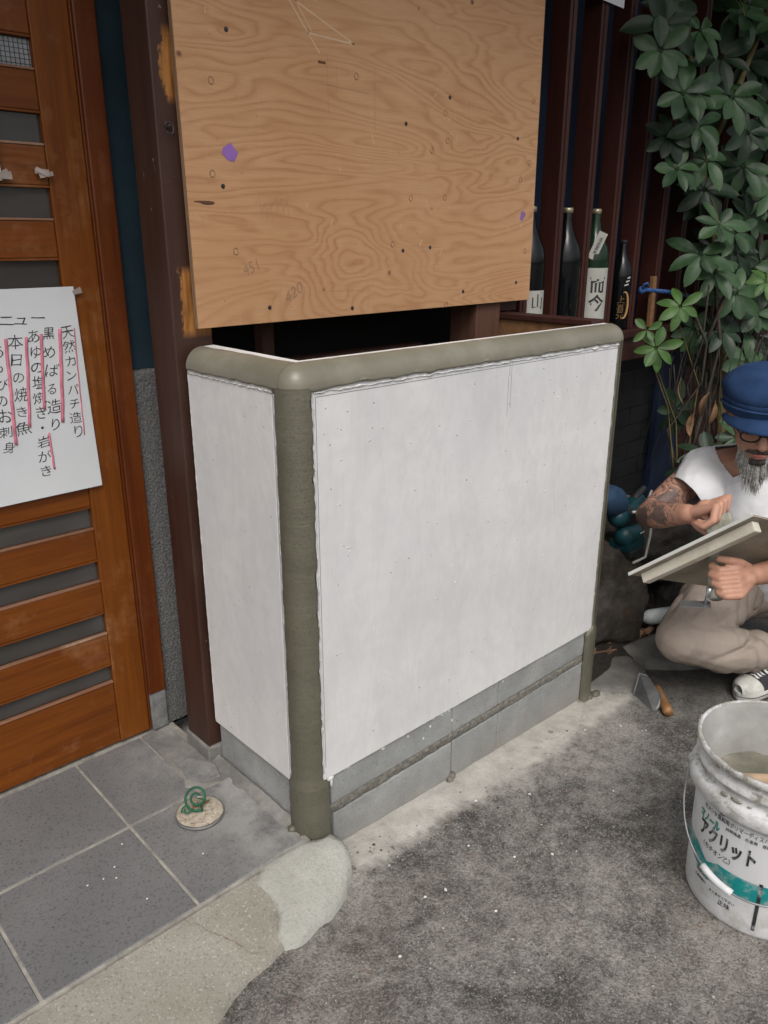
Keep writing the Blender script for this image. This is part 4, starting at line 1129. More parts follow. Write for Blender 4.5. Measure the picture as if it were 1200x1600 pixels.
# ================================================================== PLANTS
def leaf_mesh(name, mat, L=.11, Wd=.022, droop=.25):
    mb = MB(); n = 8; vs = []
    pet = .012
    for i in range(n + 1):
        t = i / n; w = Wd * max(0.0, sin(pi * min(1.0, (t ** 1.18) * .985 + .015))) ** .62; w = max(w, .0006)
        x = pet + (L - pet) * t; z = -droop * L * t * t; fold = .22
        vs += [(x, -w, z + w * fold), (x, -w * .5, z + w * fold * .35), (x, 0, z - .0008), (x, w * .5, z + w * fold * .35), (x, w, z + w * fold)]
    f = [(i * 5 + k, (i + 1) * 5 + k, (i + 1) * 5 + k + 1, i * 5 + k + 1) for i in range(n) for k in range(4)]
    mb.add(vs, f, True)
    mb.tube([(-.0, 0, 0), (pet, 0, -.0006), (L * .6, 0, -.0022 - droop * L * .36)], [.0012, .0012, .0006], 4)
    return mb.mesh(name, mat)

def plants():
    lm = {}
    for mt in ('leaf', 'leafbright', 'leafdark'):
        lm[mt] = [leaf_mesh('leaf_' + mt, mt, .142, .0270, .18), leaf_mesh('leaf_' + mt, mt, .130, .0275, .38), leaf_mesh('leaf_' + mt, mt, .118, .0300, .08)]
    up = thing('umbrella_shrub', 'large dark green shrub with fans of long oval leaves hanging over the lattice', 'shrub', (2.2, .28, 0))
    lowp = thing('umbrella_shrub', 'low dark green plant with oval leaves between the rocks and the pillar', 'shrub', (2.1, .25, 0))
    sap = thing('umbrella_shrub', 'young bright green leaf fans growing below the blue rope', 'shrub', (1.9, .32, .3))
    def whorl(root, c, n, scale, facing, mt, spread=1.0, rnd=.25, open_=1.35, start=None):
        c = Vector(c); f = Vector(facing).normalized()
        a = f.orthogonal().normalized(); q0 = random.uniform(0, 2 * pi) if start is None else start
        base = gloc(root)
        for k in range(n):
            th = q0 + 2 * pi * k / n * spread + jit(.12)
            o_ = open_ + jit(rnd)
            rad = (Matrix.Rotation(th, 3, f) @ a)
            d = (f * cos(o_) + rad * sin(o_)).normalized()
            d = (d + Vector((0, 0, -.22))).normalized()
            nrm = (f - d * f.dot(d)).normalized(); sd_ = nrm.cross(d)
            sc = scale * random.uniform(.80, 1.12)
            m3 = Matrix((d, sd_, nrm)).transposed().to_4x4()
            tw = Matrix.Rotation(jit(.3), 4, 'X')
            o = link('leaf', random.choice(lm[mt]), root)
            o.matrix_local = Matrix.Translation(c - base) @ m3 @ tw @ Matrix.Scale(sc, 4)
    cam_dir = Vector((-.66, -.70, .28))
    # upper shrub: (x, y, z, scale, tilt)
    W = [(1.66, .31, 1.86, 1.0, 'leafdark', (-.6, -.7, .2)), (1.74, .27, 1.68, .95, 'leaf', (-.6, -.7, .4)), (1.88, .28, 1.60, .95, 'leaf', (-.5, -.7, .5)), (1.95, .27, 1.50, .95, 'leaf', (-.5, -.7, .5)), (2.05, .26, 1.70, 1.0, 'leaf', (-.5, -.7, .5)),
         (2.08, .26, 1.30, .95, 'leaf', (-.5, -.7, .6)), (2.16, .24, 1.60, 1.0, 'leafdark', (-.5, -.7, .4)), (1.80, .27, 1.86, .95, 'leaf', (-.4, -.7, .6)), (2.32, .24, 1.62, 1.0, 'leaf', (-.5, -.7, .5)), (2.38, .22, 1.42, 1.0, 'leaf', (-.5, -.7, .5)), (2.02, .30, 1.82, 1.0, 'leafdark', (-.5, -.7, .3)),
         (1.632, .30, 1.788, 1.05, 'leaf', (-.6, -.75, .25)), (1.876, .30, 1.700, .95, 'leaf', (-.5, -.7, .5)), (1.797, .33, 1.566, .95, 'leafdark', (-.6, -.7, .2)), (1.811, .30, 1.468, .95, 'leaf', (-.5, -.6, .6)),
         (2.253, .28, 1.500, .98, 'leaf', (-.6, -.65, .45)), (2.047, .25, 1.934, 1.1, 'leaf', (-.2, -.6, .8)), (1.717, .33, 1.925, .95, 'leafdark', (-.6, -.7, .1)), (2.175, .28, 1.736, 1.0, 'leaf', (-.3, -.6, .75)),
         (2.472, .28, 1.613, 1.0, 'leaf', (-.6, -.6, .5)), (2.211, .26, 1.275, 1.05, 'leaf', (-.5, -.7, .5)), (2.633, .25, 1.130, 1.05, 'leafbright', (-.5, -.7, .5)), (2.40, .30, 1.33, 1.0, 'leaf', (-.6, -.7, .4)),
         (2.02, .36, 1.60, .95, 'leafdark', (-.6, -.7, .2)), (2.34, .36, 1.86, 1.0, 'leafdark', (-.5, -.7, .4)), (2.10, .34, 1.42, .9, 'leafdark', (-.6, -.7, .3)), (2.55, .32, 1.40, 1.0, 'leaf', (-.5, -.7, .5)),
         (2.30, .22, 1.97, 1.1, 'leaf', (-.3, -.7, .6)), (2.65, .30, 1.80, 1.0, 'leafdark', (-.5, -.7, .4)), (2.75, .26, 1.55, 1.0, 'leaf', (-.5, -.7, .4)), (2.48, .22, 1.00, .95, 'leaf', (-.5, -.7, .5)),
         (2.80, .2, 1.30, 1.0, 'leaf', (-.5, -.7, .4)), (2.42, .34, 1.20, .95, 'leafdark', (-.5, -.7, .3)), (2.70, .18, .95, 1.0, 'leaf', (-.5, -.7, .5)),
         (2.15, .3, 2.08, 1.0, 'leafdark', (-.4, -.7, .5)), (2.5, .2, 2.05, 1.0, 'leaf', (-.4, -.7, .5)), (2.62, .16, 1.22, .95, 'leafbright', (-.5, -.7, .5)), (2.36, .18, 1.10, .8, 'leafbright', (-.5, -.7, .6)), (2.9, .1, 1.05, 1.0, 'leaf', (-.5, -.7, .4)), (2.55, .24, .82, .9, 'leafdark', (-.5, -.7, .4))]
    for x, y, z, s, mt, f in W:
        whorl(up, (x, y, z), 7, s * random.uniform(.68, .92), f, mt)
        mb = MB()
        b = Vector((x, y, z)); e = b + Vector((random.uniform(.02, .12), random.uniform(.04, .09), random.uniform(-.03, .12)))
        mb.tube([b, b.lerp(e, .5) + Vector((0, 0, .012)), e], [.0016, .0018, .0022], 5)
        part('leaf_stalk', mb, 'stem', up)
    bk = thing('umbrella_shrub', 'lower dark shrub behind the crouching man\'s cap, at the right edge', 'shrub', (2.8, .25, 0))
    for x, y, z in ((2.12, .27, 1.14), (2.24, .24, 1.06), (2.36, .2, .98), (2.22, .26, .92), (2.05, .30, 1.20), (2.46, .16, 1.14), (2.34, .2, .80)):
        whorl(bk, (x, y, z), 7, random.uniform(.75, .95), (-.5 + jit(.2), -.7, .45 + jit(.3)), random.choice(('leafdark', 'leaf')))
    for i in range(24):
        x = 2.12 + .85 * ((i * .618) % 1); z = .62 + 1.45 * i / 24; y = .36 - .16 * max(0, x - 2.3)
        whorl(bk, (x, y, z), 7, random.uniform(.75, 1.0), (-.5 + jit(.2), -.7, .35 + jit(.3)), random.choice(('leafdark', 'leafdark', 'leaf')))
    mb = MB().tube([(2.5, .36, 2.1), (2.6, .36, 1.6), (2.66, .34, 1.1), (2.7, .3, .5), (2.72, .25, -.05)], [.008, .011, .014, .017, .02], 8); part('trunk', mb, 'twig', bk)
    mb = MB().tube([(1.80, .33, 1.95), (1.87, .34, 1.86), (1.95, .36, 1.72), (2.12, .37, 1.5), (2.3, .36, 1.2), (2.35, .30, .8), (2.36, .25, .3), (2.38, .2, -.08)], [.007, .009, .011, .012, .013, .016, .02, .024], 10)
    mb.tube([(2.12, .37, 1.5), (2.25, .34, 1.75), (2.35, .3, 2.05)], [.013, .011, .009], 8); mb.tube([(2.3, .36, 1.2), (2.5, .32, 1.45), (2.7, .3, 1.85)], [.013, .011, .009], 8)
    mb.tube([(1.87, .34, 1.86), (1.75, .3, 1.90), (1.66, .31, 1.82)], [.006, .004, .003], 6)
    part('trunk', mb, 'stem', up)
    # tangle of hanging dry stems and roots
    mb = MB()
    for i in range(110):
        x = random.uniform(2.05, 2.75); z = random.uniform(.75, 1.12); y = random.uniform(.16, .42) - .12 * (x - 2.0)
        pts = [Vector((x, y, z))]; d = Vector((jit(.3), jit(.1), -1))
        for k in range(random.randint(5, 11)):
            d += Vector((jit(.35), jit(.2), jit(.2) - .08)); pts.append(pts[-1] + d.normalized() * random.uniform(.04, .085))
            if pts[-1].z < -.03 or pts[-1].y > .46: break
        r = random.choice((.0010, .0014, .0018, .0028)); mb.tube(pts, [r * (1 - .5 * k / len(pts)) for k in range(len(pts))], 5)
    for i in range(8):
        x = random.uniform(2.05, 2.5); pts = [Vector((x + jit(.05), .30 + jit(.06), 1.08 - .18 * k + jit(.02))) for k in range(6)]
        for k, p in enumerate(pts): p.x += jit(.05)
        mb.tube(pts, .005 + jit(.002), 6)
    part('hanging_stem', mb, 'twig', up, stuff=True, label='tangle of dry hanging stems')
    # dead leaves caught in the stems
    dl = leaf_mesh('leaf_dead', 'deadleaf', .09, .015, .5)
    for x, y, z in ((2.14, .24, .70), (2.20, .24, .66), (2.30, .22, .52), (2.02, .3, .76), (2.36, .2, .42), (2.42, .2, .48), (2.08, .26, .63), (2.55, .2, .7), (2.28, .24, .44)):
        o = link('leaf', dl, up); o['label'] = 'brown dead leaf'
        o.matrix_local = Matrix.Translation(Vector((x, y, z)) - gloc(up)) @ Matrix.Rotation(random.uniform(0, 6), 4, 'Z') @ Matrix.Rotation(radians(60 + jit(25)), 4, 'Y')
    # young bright fans
    for x, y, z, s, n in ((1.965, .31, 1.022, .62, 7), (1.823, .31, .888, .66, 7), (1.80, .34, .95, .45, 4)):
        whorl(sap, (x, y, z), n, s, (-.6, -.7, .35), 'leafbright')
        mb = MB(); mb.tube([(x, y, z), (x + .06, y + .03, z - .06), (x + .2, y - .01, z - .3), (2.08, .27, .2), (2.08, .25, -.06)], [.002, .0022, .003, .004, .005], 5); part('stem', mb, 'stem', sap)
    for x, y, z, s, n, mt in ((2.12, .20, .459, .9, 8, 'leafdark'), (2.02, .20, .41, .75, 7, 'leafdark'), (2.20, .14, .36, .8, 7, 'leafdark'), (2.00, .06, .17, .75, 8, 'leafdark'), (2.25, .16, .52, .8, 7, 'leaf'), (2.10, .02, .12, .8, 7, 'leafdark'), (2.34, .1, .3, .9, 7, 'leaf'), (2.45, .05, .18, .9, 7, 'leafdark')):
        whorl(lowp, (x, y, z), n, s, (-.5, -.5, .75), mt)
        part('stem', MB().tube([(x, y, z), (x + .03, y + .02, z * .6), (2.15, .2, -.05)], .003, 5), 'stem', lowp)
    # ivy sprigs
    mb = MB()
    # rope
    r = thing('blue_rope', 'blue rope tied to the lattice and stretched across to the shrub', 'rope', (1.864, .40, 1.077))
    mb = MB(); A_ = [Vector(p) for p in ((1.855, .412, 1.080), (1.90, .40, 1.078), (2.0, .385, 1.068), (2.25, .33, 1.030), (2.45, .27, .985))]
    for ph in (0, 2 * pi / 3, 4 * pi / 3):
        pts = []
        for i in range(90):
            t = i / 89 * (len(A_) - 1); k = min(int(t), len(A_) - 2); p = A_[k].lerp(A_[k + 1], t - k)
            w_ = i * .55 + ph; pts.append(p + Vector((0, cos(w_), sin(w_))) * .0042)
        mb.tube(pts, .0044, 5)
    part('strand', mb, 'rope', r)
    mb = MB(); mb.ell((1.862, .410, 1.080), (.016, .012, .014), None, 12, 8); mb.tube([(1.855, .40, 1.085), (1.845, .395, 1.10), (1.86, .39, 1.105), (1.875, .395, 1.09)], .004, 6); part('knot', mb, 'rope', r)
    whole('grey_cable', MB().tube([(2.38, .30, 1.00), (2.46, .26, .955), (2.58, .22, .935), (2.75, .18, .95), (3.0, .15, .98)], .007, 8), 'cord', 'pale grey cable continuing from the end of the blue rope', 'cable', (2.38, .3, 1.0))

def rock(x, y, z, rx, ry, rz, seed, label, mat='rock', amp=.32):
    mb = MB()
    def fn(d):
        q = d * 1.4 + Vector((seed, seed * 2, 0))
        r = 1 + amp * noise.noise(q) + .12 * noise.noise(q * 3) + .05 * noise.noise(q * 7) + .03 * noise.noise(q * 15)
        # facet
        return r * (1 - .12 * abs(d.z) ** 3)
    mb.ell((x, y, z), (rx, ry, rz), Matrix.Rotation(seed, 3, 'Z'), 64, 40, fn)
    return whole('garden_rock', mb, mat, label, 'rock', (x, y, z - rz), 'rocks piled beside the low wall')

def rocks():
    rock(1.44, .225, .09, .19, .15, .225, 3.1, 'largest dark rock with orange stains, right behind the end of the low wall')
    rock(1.76, .24, .18, .23, .16, .17, 5.7, 'brown-grey rock behind the elbow of the crouching man')
    rock(1.62, .36, .27, .17, .12, .14, 8.3, 'flat-topped grey rock under the teal power tool')
    rock(1.87, .10, .0, .15, .13, .10, 2.2, 'low dark rock under the plasterer\'s board')
    rock(1.69, .02, -.055, .09, .06, .05, 6.2, 'small dark stone behind the knee of the crouching man')
    rock(2.15, .14, .03, .18, .12, .11, 9.2, 'dark rock half hidden behind the crouching man')
    # edging slabs
    mb = MB()
    e = thing('edging_stone', 'broken grey concrete edging with a crack, between the low wall and the man\'s knee', 'edging stone', (1.4, .0, -.07))
    def slab(poly, z0, z1, nm, m='slab', lab=None):
        c = Vector((sum(p[0] for p in poly) / len(poly), sum(p[1] for p in poly) / len(poly)))
        fine = []
        for i in range(len(poly)):
            a, b = Vector(poly[i]), Vector(poly[(i + 1) % len(poly)])
            for s in range(6): q = a.lerp(b, s / 6); fine.append(q + (q - c).normalized() * .004 * fbm((q.x, q.y, 1), 30))
        vs = []; n = len(fine); ringt = [(0, 0), (.4, 0), (.75, 0), (.93, -.003), (1.0, -.012), (1.02, z0 - z1)]
        for t, dz in ringt:
            for q in fine:
                p = c + (q - c) * max(t, .001); vs.append((p.x, p.y, z1 + dz + .003 * fbm((p.x, p.y, 0), 14)))
        m_ = MB().add(vs, [(r * n + i, r * n + (i + 1) % n, (r + 1) * n + (i + 1) % n, (r + 1) * n + i) for r in range(len(ringt) - 1) for i in range(n)], True)
        part(nm, m_, m, e, label=lab)
    slab([(1.10, .02), (1.16, -.075), (1.26, -.095), (1.345, -.035), (1.37, .045), (1.30, .085), (1.20, .10), (1.11, .10)], -.1, -.052, 'slab')
    slab([(1.352, -.035), (1.43, -.115), (1.56, -.20), (1.78, -.23), (1.80, -.05), (1.66, .02), (1.52, .06), (1.38, .085), (1.376, .045)], -.1, -.040, 'slab')
    # bark litter
    b = MB()
    for i in range(26):
        x = random.uniform(1.14, 1.55); y = .115 + .03 * jit(1) - .06 * (x - 1.2); a = jit(.5)
        L_ = random.uniform(.015, .05)
        b.obox((x, y, -.045 + random.uniform(0, .012)), (L_ * cos(a), L_ * sin(a), jit(.008)), (-.008 * sin(a), .008 * cos(a), jit(.004)), (0, 0, .0018))
    whole('bark_litter', b, 'bark', 'strips of reddish bark lying along the edging', 'bark', (1.3, .1, -.05), stuff=True)

# ================================================================== SMALL THINGS
def tools():
    # teal power tool on the rocks
    t = thing('power_tool', 'teal and black power tool with blue dust bag and pale cord on the rocks', 'power tool', (1.5, .16, .30))
    mb = MB(); mb.ell((1.372, .165, .455), (.078, .050, .050), Matrix.Rotation(.5, 3, 'Y'), 32, 20, lambda d: 1 - .03 * abs(sin(d.x * 16)) + .05 * noise.noise(d * 3)); part('dust_bag', remesh_wrap(mb), 'bluebag', t)
    mb = MB().chain([(1.40, .15, .395), (1.47, .15, .405), (1.52, .15, .43)], [.034, .036, .022]); part('motor_housing', mb, 'teal', t)
    mb = MB()
    for k in range(6): mb.tube([(1.408 + .009 * k, .150 + .0375 * cos(a), .397 + .0375 * sin(a)) for a in [q * pi / 10 for q in range(-20, 1)]], .0016, 5)
    part('cooling_rib', mb, 'rubber', t, stuff=True)
    mb = MB().chain([(1.42, .13, .33), (1.47, .13, .33)], [.036, .034]); mb.box(1.40, 1.50, .10, .17, .285, .315); part('body', mb, 'teal', t)
    mb = MB().chain([(1.44, .14, .37), (1.50, .14, .372)], [.020, .018]); mb.chain([(1.50, .15, .44), (1.545, .15, .462)], [.014, .011]); part('grip', mb, 'rubber', t)
    mb = MB(); mb.box(1.41, 1.49, .095, .18, .262, .284); part('base_plate', mb, 'rubber', t, .003)
    mb = MB()
    for k in range(2): mb.box(1.455 + .014 * k, 1.464 + .014 * k, .0935, .0945, .338, .343)
    part('print_mark', mb, 'chip', t)
    part('cord', MB().tube([(1.40, .10, .425), (1.46, .10, .415), (1.52, .11, .455), (1.545, .12, .462), (1.55, .11, .40), (1.515, .09, .32), (1.46, .07, .262), (1.40, .08, .255)], .0042, 8), 'cord', t)
    # squeeze bottle
    t = thing('squeeze_bottle', 'white plastic squeeze bottle lying behind the man\'s knee', 'bottle', (1.6, .09, -.01))
    ax = Vector((.82, -.52, .05)).normalized(); m3 = ax.to_track_quat('Z', 'Y').to_matrix()
    part('body', MB().lathe([(.003, .045), (.014, .05), (.024, .066), (.027, .08), (.027, .19), (.02, .2)], 20, (1.49, .115, .005), m3), 'squeeze', t)
    part('nozzle', MB().lathe([(.0085, .0), (.0095, .012), (.0085, .03), (.013, .046)], 16, (1.49, .115, .005), m3), 'squeeze', t)
    # trowel on the ground
    t = thing('plaster_trowel', 'steel trowel with short wooden handle, tipped on its edge on the ground', 'trowel', (1.17, -.14, -.066))
    b = Vector((1.185, -.115, -.066))
    zg = -.066
    P = [(1.128, -.185, zg + .002), (1.172, -.090, zg + .002), (1.215, -.080, zg + .058), (1.218, -.105, zg + .060), (1.176, -.178, zg + .042), (1.150, -.190, zg + .018)]
    mb = MB(); nrm = (Vector(P[1]) - Vector(P[0])).cross(Vector(P[3]) - Vector(P[0])).normalized()
    vs = [Vector(q) for q in P] + [Vector(q) + nrm * .0016 for q in P]; n = len(P)
    mb.add(vs, [tuple(range(n)), tuple(range(2 * n - 1, n - 1, -1))] + [(i, i + n, (i + 1) % n + n, (i + 1) % n) for i in range(n)])
    part('blade', mb, 'steel', t)
    part('tang', MB().tube([(1.185, -.125, zg + .028), (1.205, -.135, zg + .04), (1.222, -.120, zg + .022)], .0028, 8), 'steel', t)
    a0, a1 = Vector((1.232, -.098, zg + .018)), Vector((1.118, -.232, zg + .018)); dd = (a1 - a0)
    a0 = Vector((1.245, -.125, zg + .017)); a1 = Vector((1.142, -.222, zg + .017))
    pts = [a0.lerp(a1, k / 8) for k in range(9)]
    part('handle', MB().tube(pts, [.010, .0128, .0135, .0128, .0125, .0132, .0145, .0150, .0138], 14), 'handle', t)

    # mosquito coil on its plate
    c = Vector((-.133, .218, .0505))
    t = thing('mosquito_coil_holder', 'green mosquito coil on a little stand over a round straw-coloured plate, on the dark tiles', 'mosquito coil', c)
    part('rim', MB().lathe([(.0500, 0), (.0525, .002), (.0530, .007), (.0505, .0085), (.049, .006)], 48, c), 'tin', t)
    mb = MB(); n = 30; rings = 10; vs = []
    for r in range(rings + 1):
        for k in range(n):
            a = 2 * pi * k / n; rr = .0500 * r / rings
            z = .0088 + .004 * (1 - (r / rings) ** 2) + .0012 * fbm((cos(a) * rr, sin(a) * rr, 0), 90, 3); vs.append((c.x + rr * cos(a), c.y + rr * sin(a), c.z + z))
    mb.add(vs, [(r * n + k, r * n + (k + 1) % n, (r + 1) * n + (k + 1) % n, (r + 1) * n + k) for r in range(rings) for k in range(n)], True)
    part('ash_pad', mb, 'plate', t)
    cc = c + Vector((.000, .010, .040)); tn = Vector((-.50, -.55, .67)).normalized(); uu = Vector((.74, -.67, 0)).normalized(); vv = tn.cross(uu)
    def spiral(cc, r0, r1, turns, rad, ph, flat=.6):
        pts = []
        N = int(turns * 26)
        for i in range(N + 1):
            s = i / N; a = ph + 2 * pi * turns * s; r = r0 + (r1 - r0) * s; pts.append(cc + uu * r * cos(a) + vv * r * sin(a))
        return pts
    part('coil', MB().tube(spiral(cc, .007, .0285, 1.75, .003, .6), .0027, 8), 'coil', t)
    part('coil', MB().tube(spiral(cc + Vector((-.030, -.008, -.012)), .004, .0105, 1.2, .002, 2.4), .0022, 8), 'coil', t, label='small broken end of the coil')
    part('stand', MB().tube([c + Vector((.002, -.006, .012)), c + Vector((.001, -.004, .030)), cc + Vector((.012, -.02, -.002)), cc], [.0022, .002, .002, .0015], 6), 'coil', t)
    part('clip', MB().obox(cc + Vector((.004, -.004, .002)), uu * .004, vv * .0015, tn * .002), 'tin', t)
    mb = MB()
    for k in range(5): mb.tube([c + Vector((-.01 + .006 * k, .012, .014)), c + Vector((-.002 + .008 * k, .02 - .003 * k, .018 + .002 * (k % 2)))], .0018, 6)
    part('ash_stick', mb, 'deadleaf', t)

def remesh_wrap(mb): return mb

def bucket():
    bx, by, z0, H, R = .655, -.675, ground(.65, 0) + .004, .362, .150
    t = thing('mortar_bucket', 'large white plastic bucket with Japanese print and a teal band, splashed with mortar', 'bucket', (bx, by, z0))
    c = (bx, by, z0)
    rb = R * .915
    def rad(z): return rb + (R - .006 - rb) * z / H
    prof = [(rb - .006, 0.0), (rb - .002, .003), (rb, .009)]
    for k in range(1, 12): z = .009 + (.262 - .009) * k / 11; prof.append((rad(z), z))
    prof += [(R + .003, .256), (R + .009, .264), (R + .0095, .284), (R + .004, .293), (R - .003, .298), (R - .003, .312), (R + .002, .316), (R + .003, .322), (R - .001, .327), (R - .002, .344), (R + .004, .348), (R + .0055, .356), (R + .004, .3615), (R + .001, .3625), (R - .003, .3605)]
    part('body', MB().lathe(prof, 96, c, None, (1, 0)), 'bucket', t)
    part('inner_wall', MB().lathe([(R - .0035, .3605), (R - .0065, .350), (rb - .001, .12)], 96, c, None, (0, 0)), 'bucketin', t)
    # mortar inside
    mb = MB(); n = 48; rings = 14; vs = []
    for r in range(rings + 1):
        for k in range(n):
            a = 2 * pi * k / n; rr = (rad(.16) + .001) * r / rings
            z = .215 + .022 * fbm((cos(a) * rr, sin(a) * rr, 3), 14, 4) + .02 * (r / rings) ** 3; vs.append((bx + rr * cos(a), by + rr * sin(a), z0 + z))
    mb.add(vs, [(r * n + k, r * n + (k + 1) % n, (r + 1) * n + (k + 1) % n, (r + 1) * n + k) for r in range(rings) for k in range(n)], True)
    part('mortar', mb, 'mix', t, label='wet grey-green mortar inside the bucket')
    whole('mixing_stick', MB().tube([(bx + .06, by - .05, z0 + .265), (bx + .025, by + .02, z0 + .25), (bx - .01, by + .09, z0 + .235)], [.014, .013, .012], 12), 'sponge', 'pale wooden stick lying in the bucket of mortar', 'stick', (bx, by, z0 + .17))
    # print; angle 0 faces the camera direction
    A0 = atan2(-.8035 - bx, -(-1.0975 - by))       # angle measured from -Y towards +X
    def S(u, v, off=.0):      # u: metres round the bucket to the right, v: height
        r = rad(v) + .0009 + off; a = A0 + u / R
        return Vector((bx + r * sin(a), by - r * cos(a), z0 + v))
    def txt(mb, s, size, u, v, rot=0.0, sx=1.0, **kw):
        text_into(mb, s, size, lambda q: S(u + (q.x * sx * cos(rot) - q.y * sin(rot)), v + q.y * cos(rot) + q.x * sx * sin(rot), q.z), extrude=.0002, **kw)
    k = MB(); txt(k, 'セメント混和用ポリマーディスパージョン', .0125, -.042, .2345, -.0, .78)
    txt(k, 'JIS規格品　左官用　混和材料', .0085, -.020, .221, 0, .95)
    txt(k, 'アクリット', .042, -.072, .180, 0, .66, bold=.0015)
    txt(k, '（カチオン乙）', .0145, -.088, .150, 0, .85)
    txt(k, '取扱注意', .012, -.115, .080, 0, .8); txt(k, 'ご使用前に', .0075, -.118, .064); txt(k, 'よくまぜて下さい', .0075, -.06, .060); txt(k, '正味', .014, -.052, .046)
    mbx = []
    n = 8
    vs = []
    for i in range(n + 1):
        vv = .020 + .115 * i / n; vs += [S(.008, vv, .0004), S(.015, vv, .0004)]
    k.add(vs, [(2 * i, 2 * i + 1, 2 * i + 3, 2 * i + 2) for i in range(n)])
    part('black_print', k, 'blackprint', t)
    k = MB(); txt(k, 'マノール', .024, -.116, .2095, 0, .62, bold=.0010); part('green_print', k, 'greenprint', t)
    # round mark
    k = MB(); pts = [S(-.085 + .008 * cos(a), .252 + .008 * sin(a)) for a in [q * pi / 8 for q in range(17)]]; k.tube(pts, .0008, 4, False); txt(k, '界', .010, -.085, .252); part('round_mark', k, 'blackprint', t)
    # teal chevron band
    k = MB(); N = 90; vs = []
    def band(u):
        u = u + .042
        if u < -.05: c_ = .118 - (u + .20) * .12 if u > -.2 else .118
        else: c_ = .100
        hi = .137 if u < -.10 else (.137 - (u + .10) * .62 if u < -.064 else (.1147 + (u + .064) * .55 if u < -.035 else .1305))
        lo = .108 if u < -.14 else (.108 - (u + .14) * .42 if u < -.066 else (.077 + (u + .066) * .12 if u < .0 else .085))
        return hi, lo
    for i in range(N + 1):
        u = -.22 + .45 * i / N; hi, lo = band(u); vs += [S(u, lo, .0002), S(u, (lo + hi) / 2, .0002), S(u, hi, .0002)]
    k.add(vs, [(3 * i + j, 3 * i + 3 + j, 3 * i + 4 + j, 3 * i + 1 + j) for i in range(N) for j in range(2)], True)
    part('teal_band', k, 'tealprint', t, label='teal band printed round the bucket')
    # bail handle
    pts = []
    aL, aR = A0 - pi / 2 - .05, A0 + pi / 2 - .05
    for i in range(41):
        s = i / 40; a = aL + (aR - aL) * s; drop = .150 * max(0.0, sin(pi * s)) ** .8; r = R + .009 + .012 * sin(pi * s)
        pts.append(Vector((bx + r * sin(a), by - r * cos(a), z0 + .262 - drop)))
    part('handle_wire', MB().tube(pts, .0021, 8), 'steel', t)
    part('handle_grip', MB().tube(pts[13:19], .0072, 12), 'bucket', t)
    mb = MB()
    for i in range(46):
        a = random.uniform(0, 2 * pi); zz = random.choice((.362, .345, .30, .285, .355)); rr = R + random.choice((.001, .004)); q = random.uniform(.003, .010)
        mb.ell((bx + rr * sin(a), by - rr * cos(a), z0 + zz), (q * 1.3, .0022, q * random.uniform(.3, .8)), Matrix.Rotation(a, 3, 'Z'), 10, 6, lambda d: 1 + .5 * noise.noise(d * 2.5 + Vector((a * 9, 0, 0))))
    part('mortar_splash', mb, 'greymort', t, stuff=True)
    for a in (aL, aR):
        part('handle_lug', MB().ell((bx + (R + .006) * sin(a), by - (R + .006) * cos(a), z0 + .265), (.010, .010, .012), None, 12, 8), 'bucket', t)

def litter():
    mb = MB()
    pl = [(.165, -.245), (.30, -.19), (.995, -.155), (1.03, -.215), (1.15, -.06), (1.2, -.03), (.12, -.23), (.42, -.33), (.72, -.30), (.2, -.35), (-.02, -.30), (.9, -.1), (.55, -.17), (1.02, -.21), (.35, -.28), (.43, -.1)]
    for x, y in pl:
        r = random.uniform(.0018, .0036); mb.ell((x, y, ground(x, y) + r * .5), (r * 1.3, r * .9, r * .7), Matrix.Rotation(jit(3), 3, 'Z'), 8, 5, lambda d: 1 + .3 * noise.noise(d * 2 + Vector((x * 40, 0, 0))))
    for x, y in ((-.35, .17), (-.34, .20), (-.37, .185), (-.40, .19), (-.30, .25), (-.19, .11), (-.33, .08)):
        mb.ell((x, y, .052), (.0025, .0018, .0014), None, 6, 4)
    whole('plaster_chips', mb, 'chip', 'scattered white plaster chips on the road and tiles', 'chips', (.5, -.2, -.03), stuff=True)
    mb = MB()
    for i in range(2300):
        x, y = random.uniform(-.45, 1.3), random.uniform(-1.05, -.05)
        if y > -.25 and x < .1: continue
        r = random.uniform(.0008, .0022) * (1.5 if random.random() < .06 else 1)
        rot = Matrix.Rotation(random.uniform(0, 6), 3, 'Z')
        mb.ell((x, y, ground(x, y) + r * .35), (r * 1.2, r, r * .6), rot, 5, 3)
    for i in range(60):
        x = random.uniform(-.02, .13); y = -.07 + jit(.05); r = random.uniform(.0012, .0035); mb.ell((x + .04, y, ground(x, y) + r * .4), (r * 1.2, r, r * .7), Matrix.Rotation(jit(3), 3, 'Z'), 6, 4)
    whole('road_grit', mb, 'pebblestone', 'fine loose grit scattered over the worn road', 'grit', (.5, -.5, -.04), stuff=True)
    mb = MB()
    for i in range(40):
        x, y = random.uniform(-.4, 1.1), random.uniform(-.9, -.08); a = random.uniform(0, 6); L_ = random.uniform(.006, .02); z = ground(x, y) + .003
        mb.tube([(x, y, z), (x + L_ * cos(a), y + L_ * sin(a), z + .002), (x + L_ * 1.7 * cos(a + .4), y + L_ * 1.7 * sin(a + .4), z)], .0006, 4)
    whole('dry_straw', mb, 'bark', 'tiny dry straws scattered on the road', 'straw', (.4, -.4, -.04), stuff=True)

exec_later = []
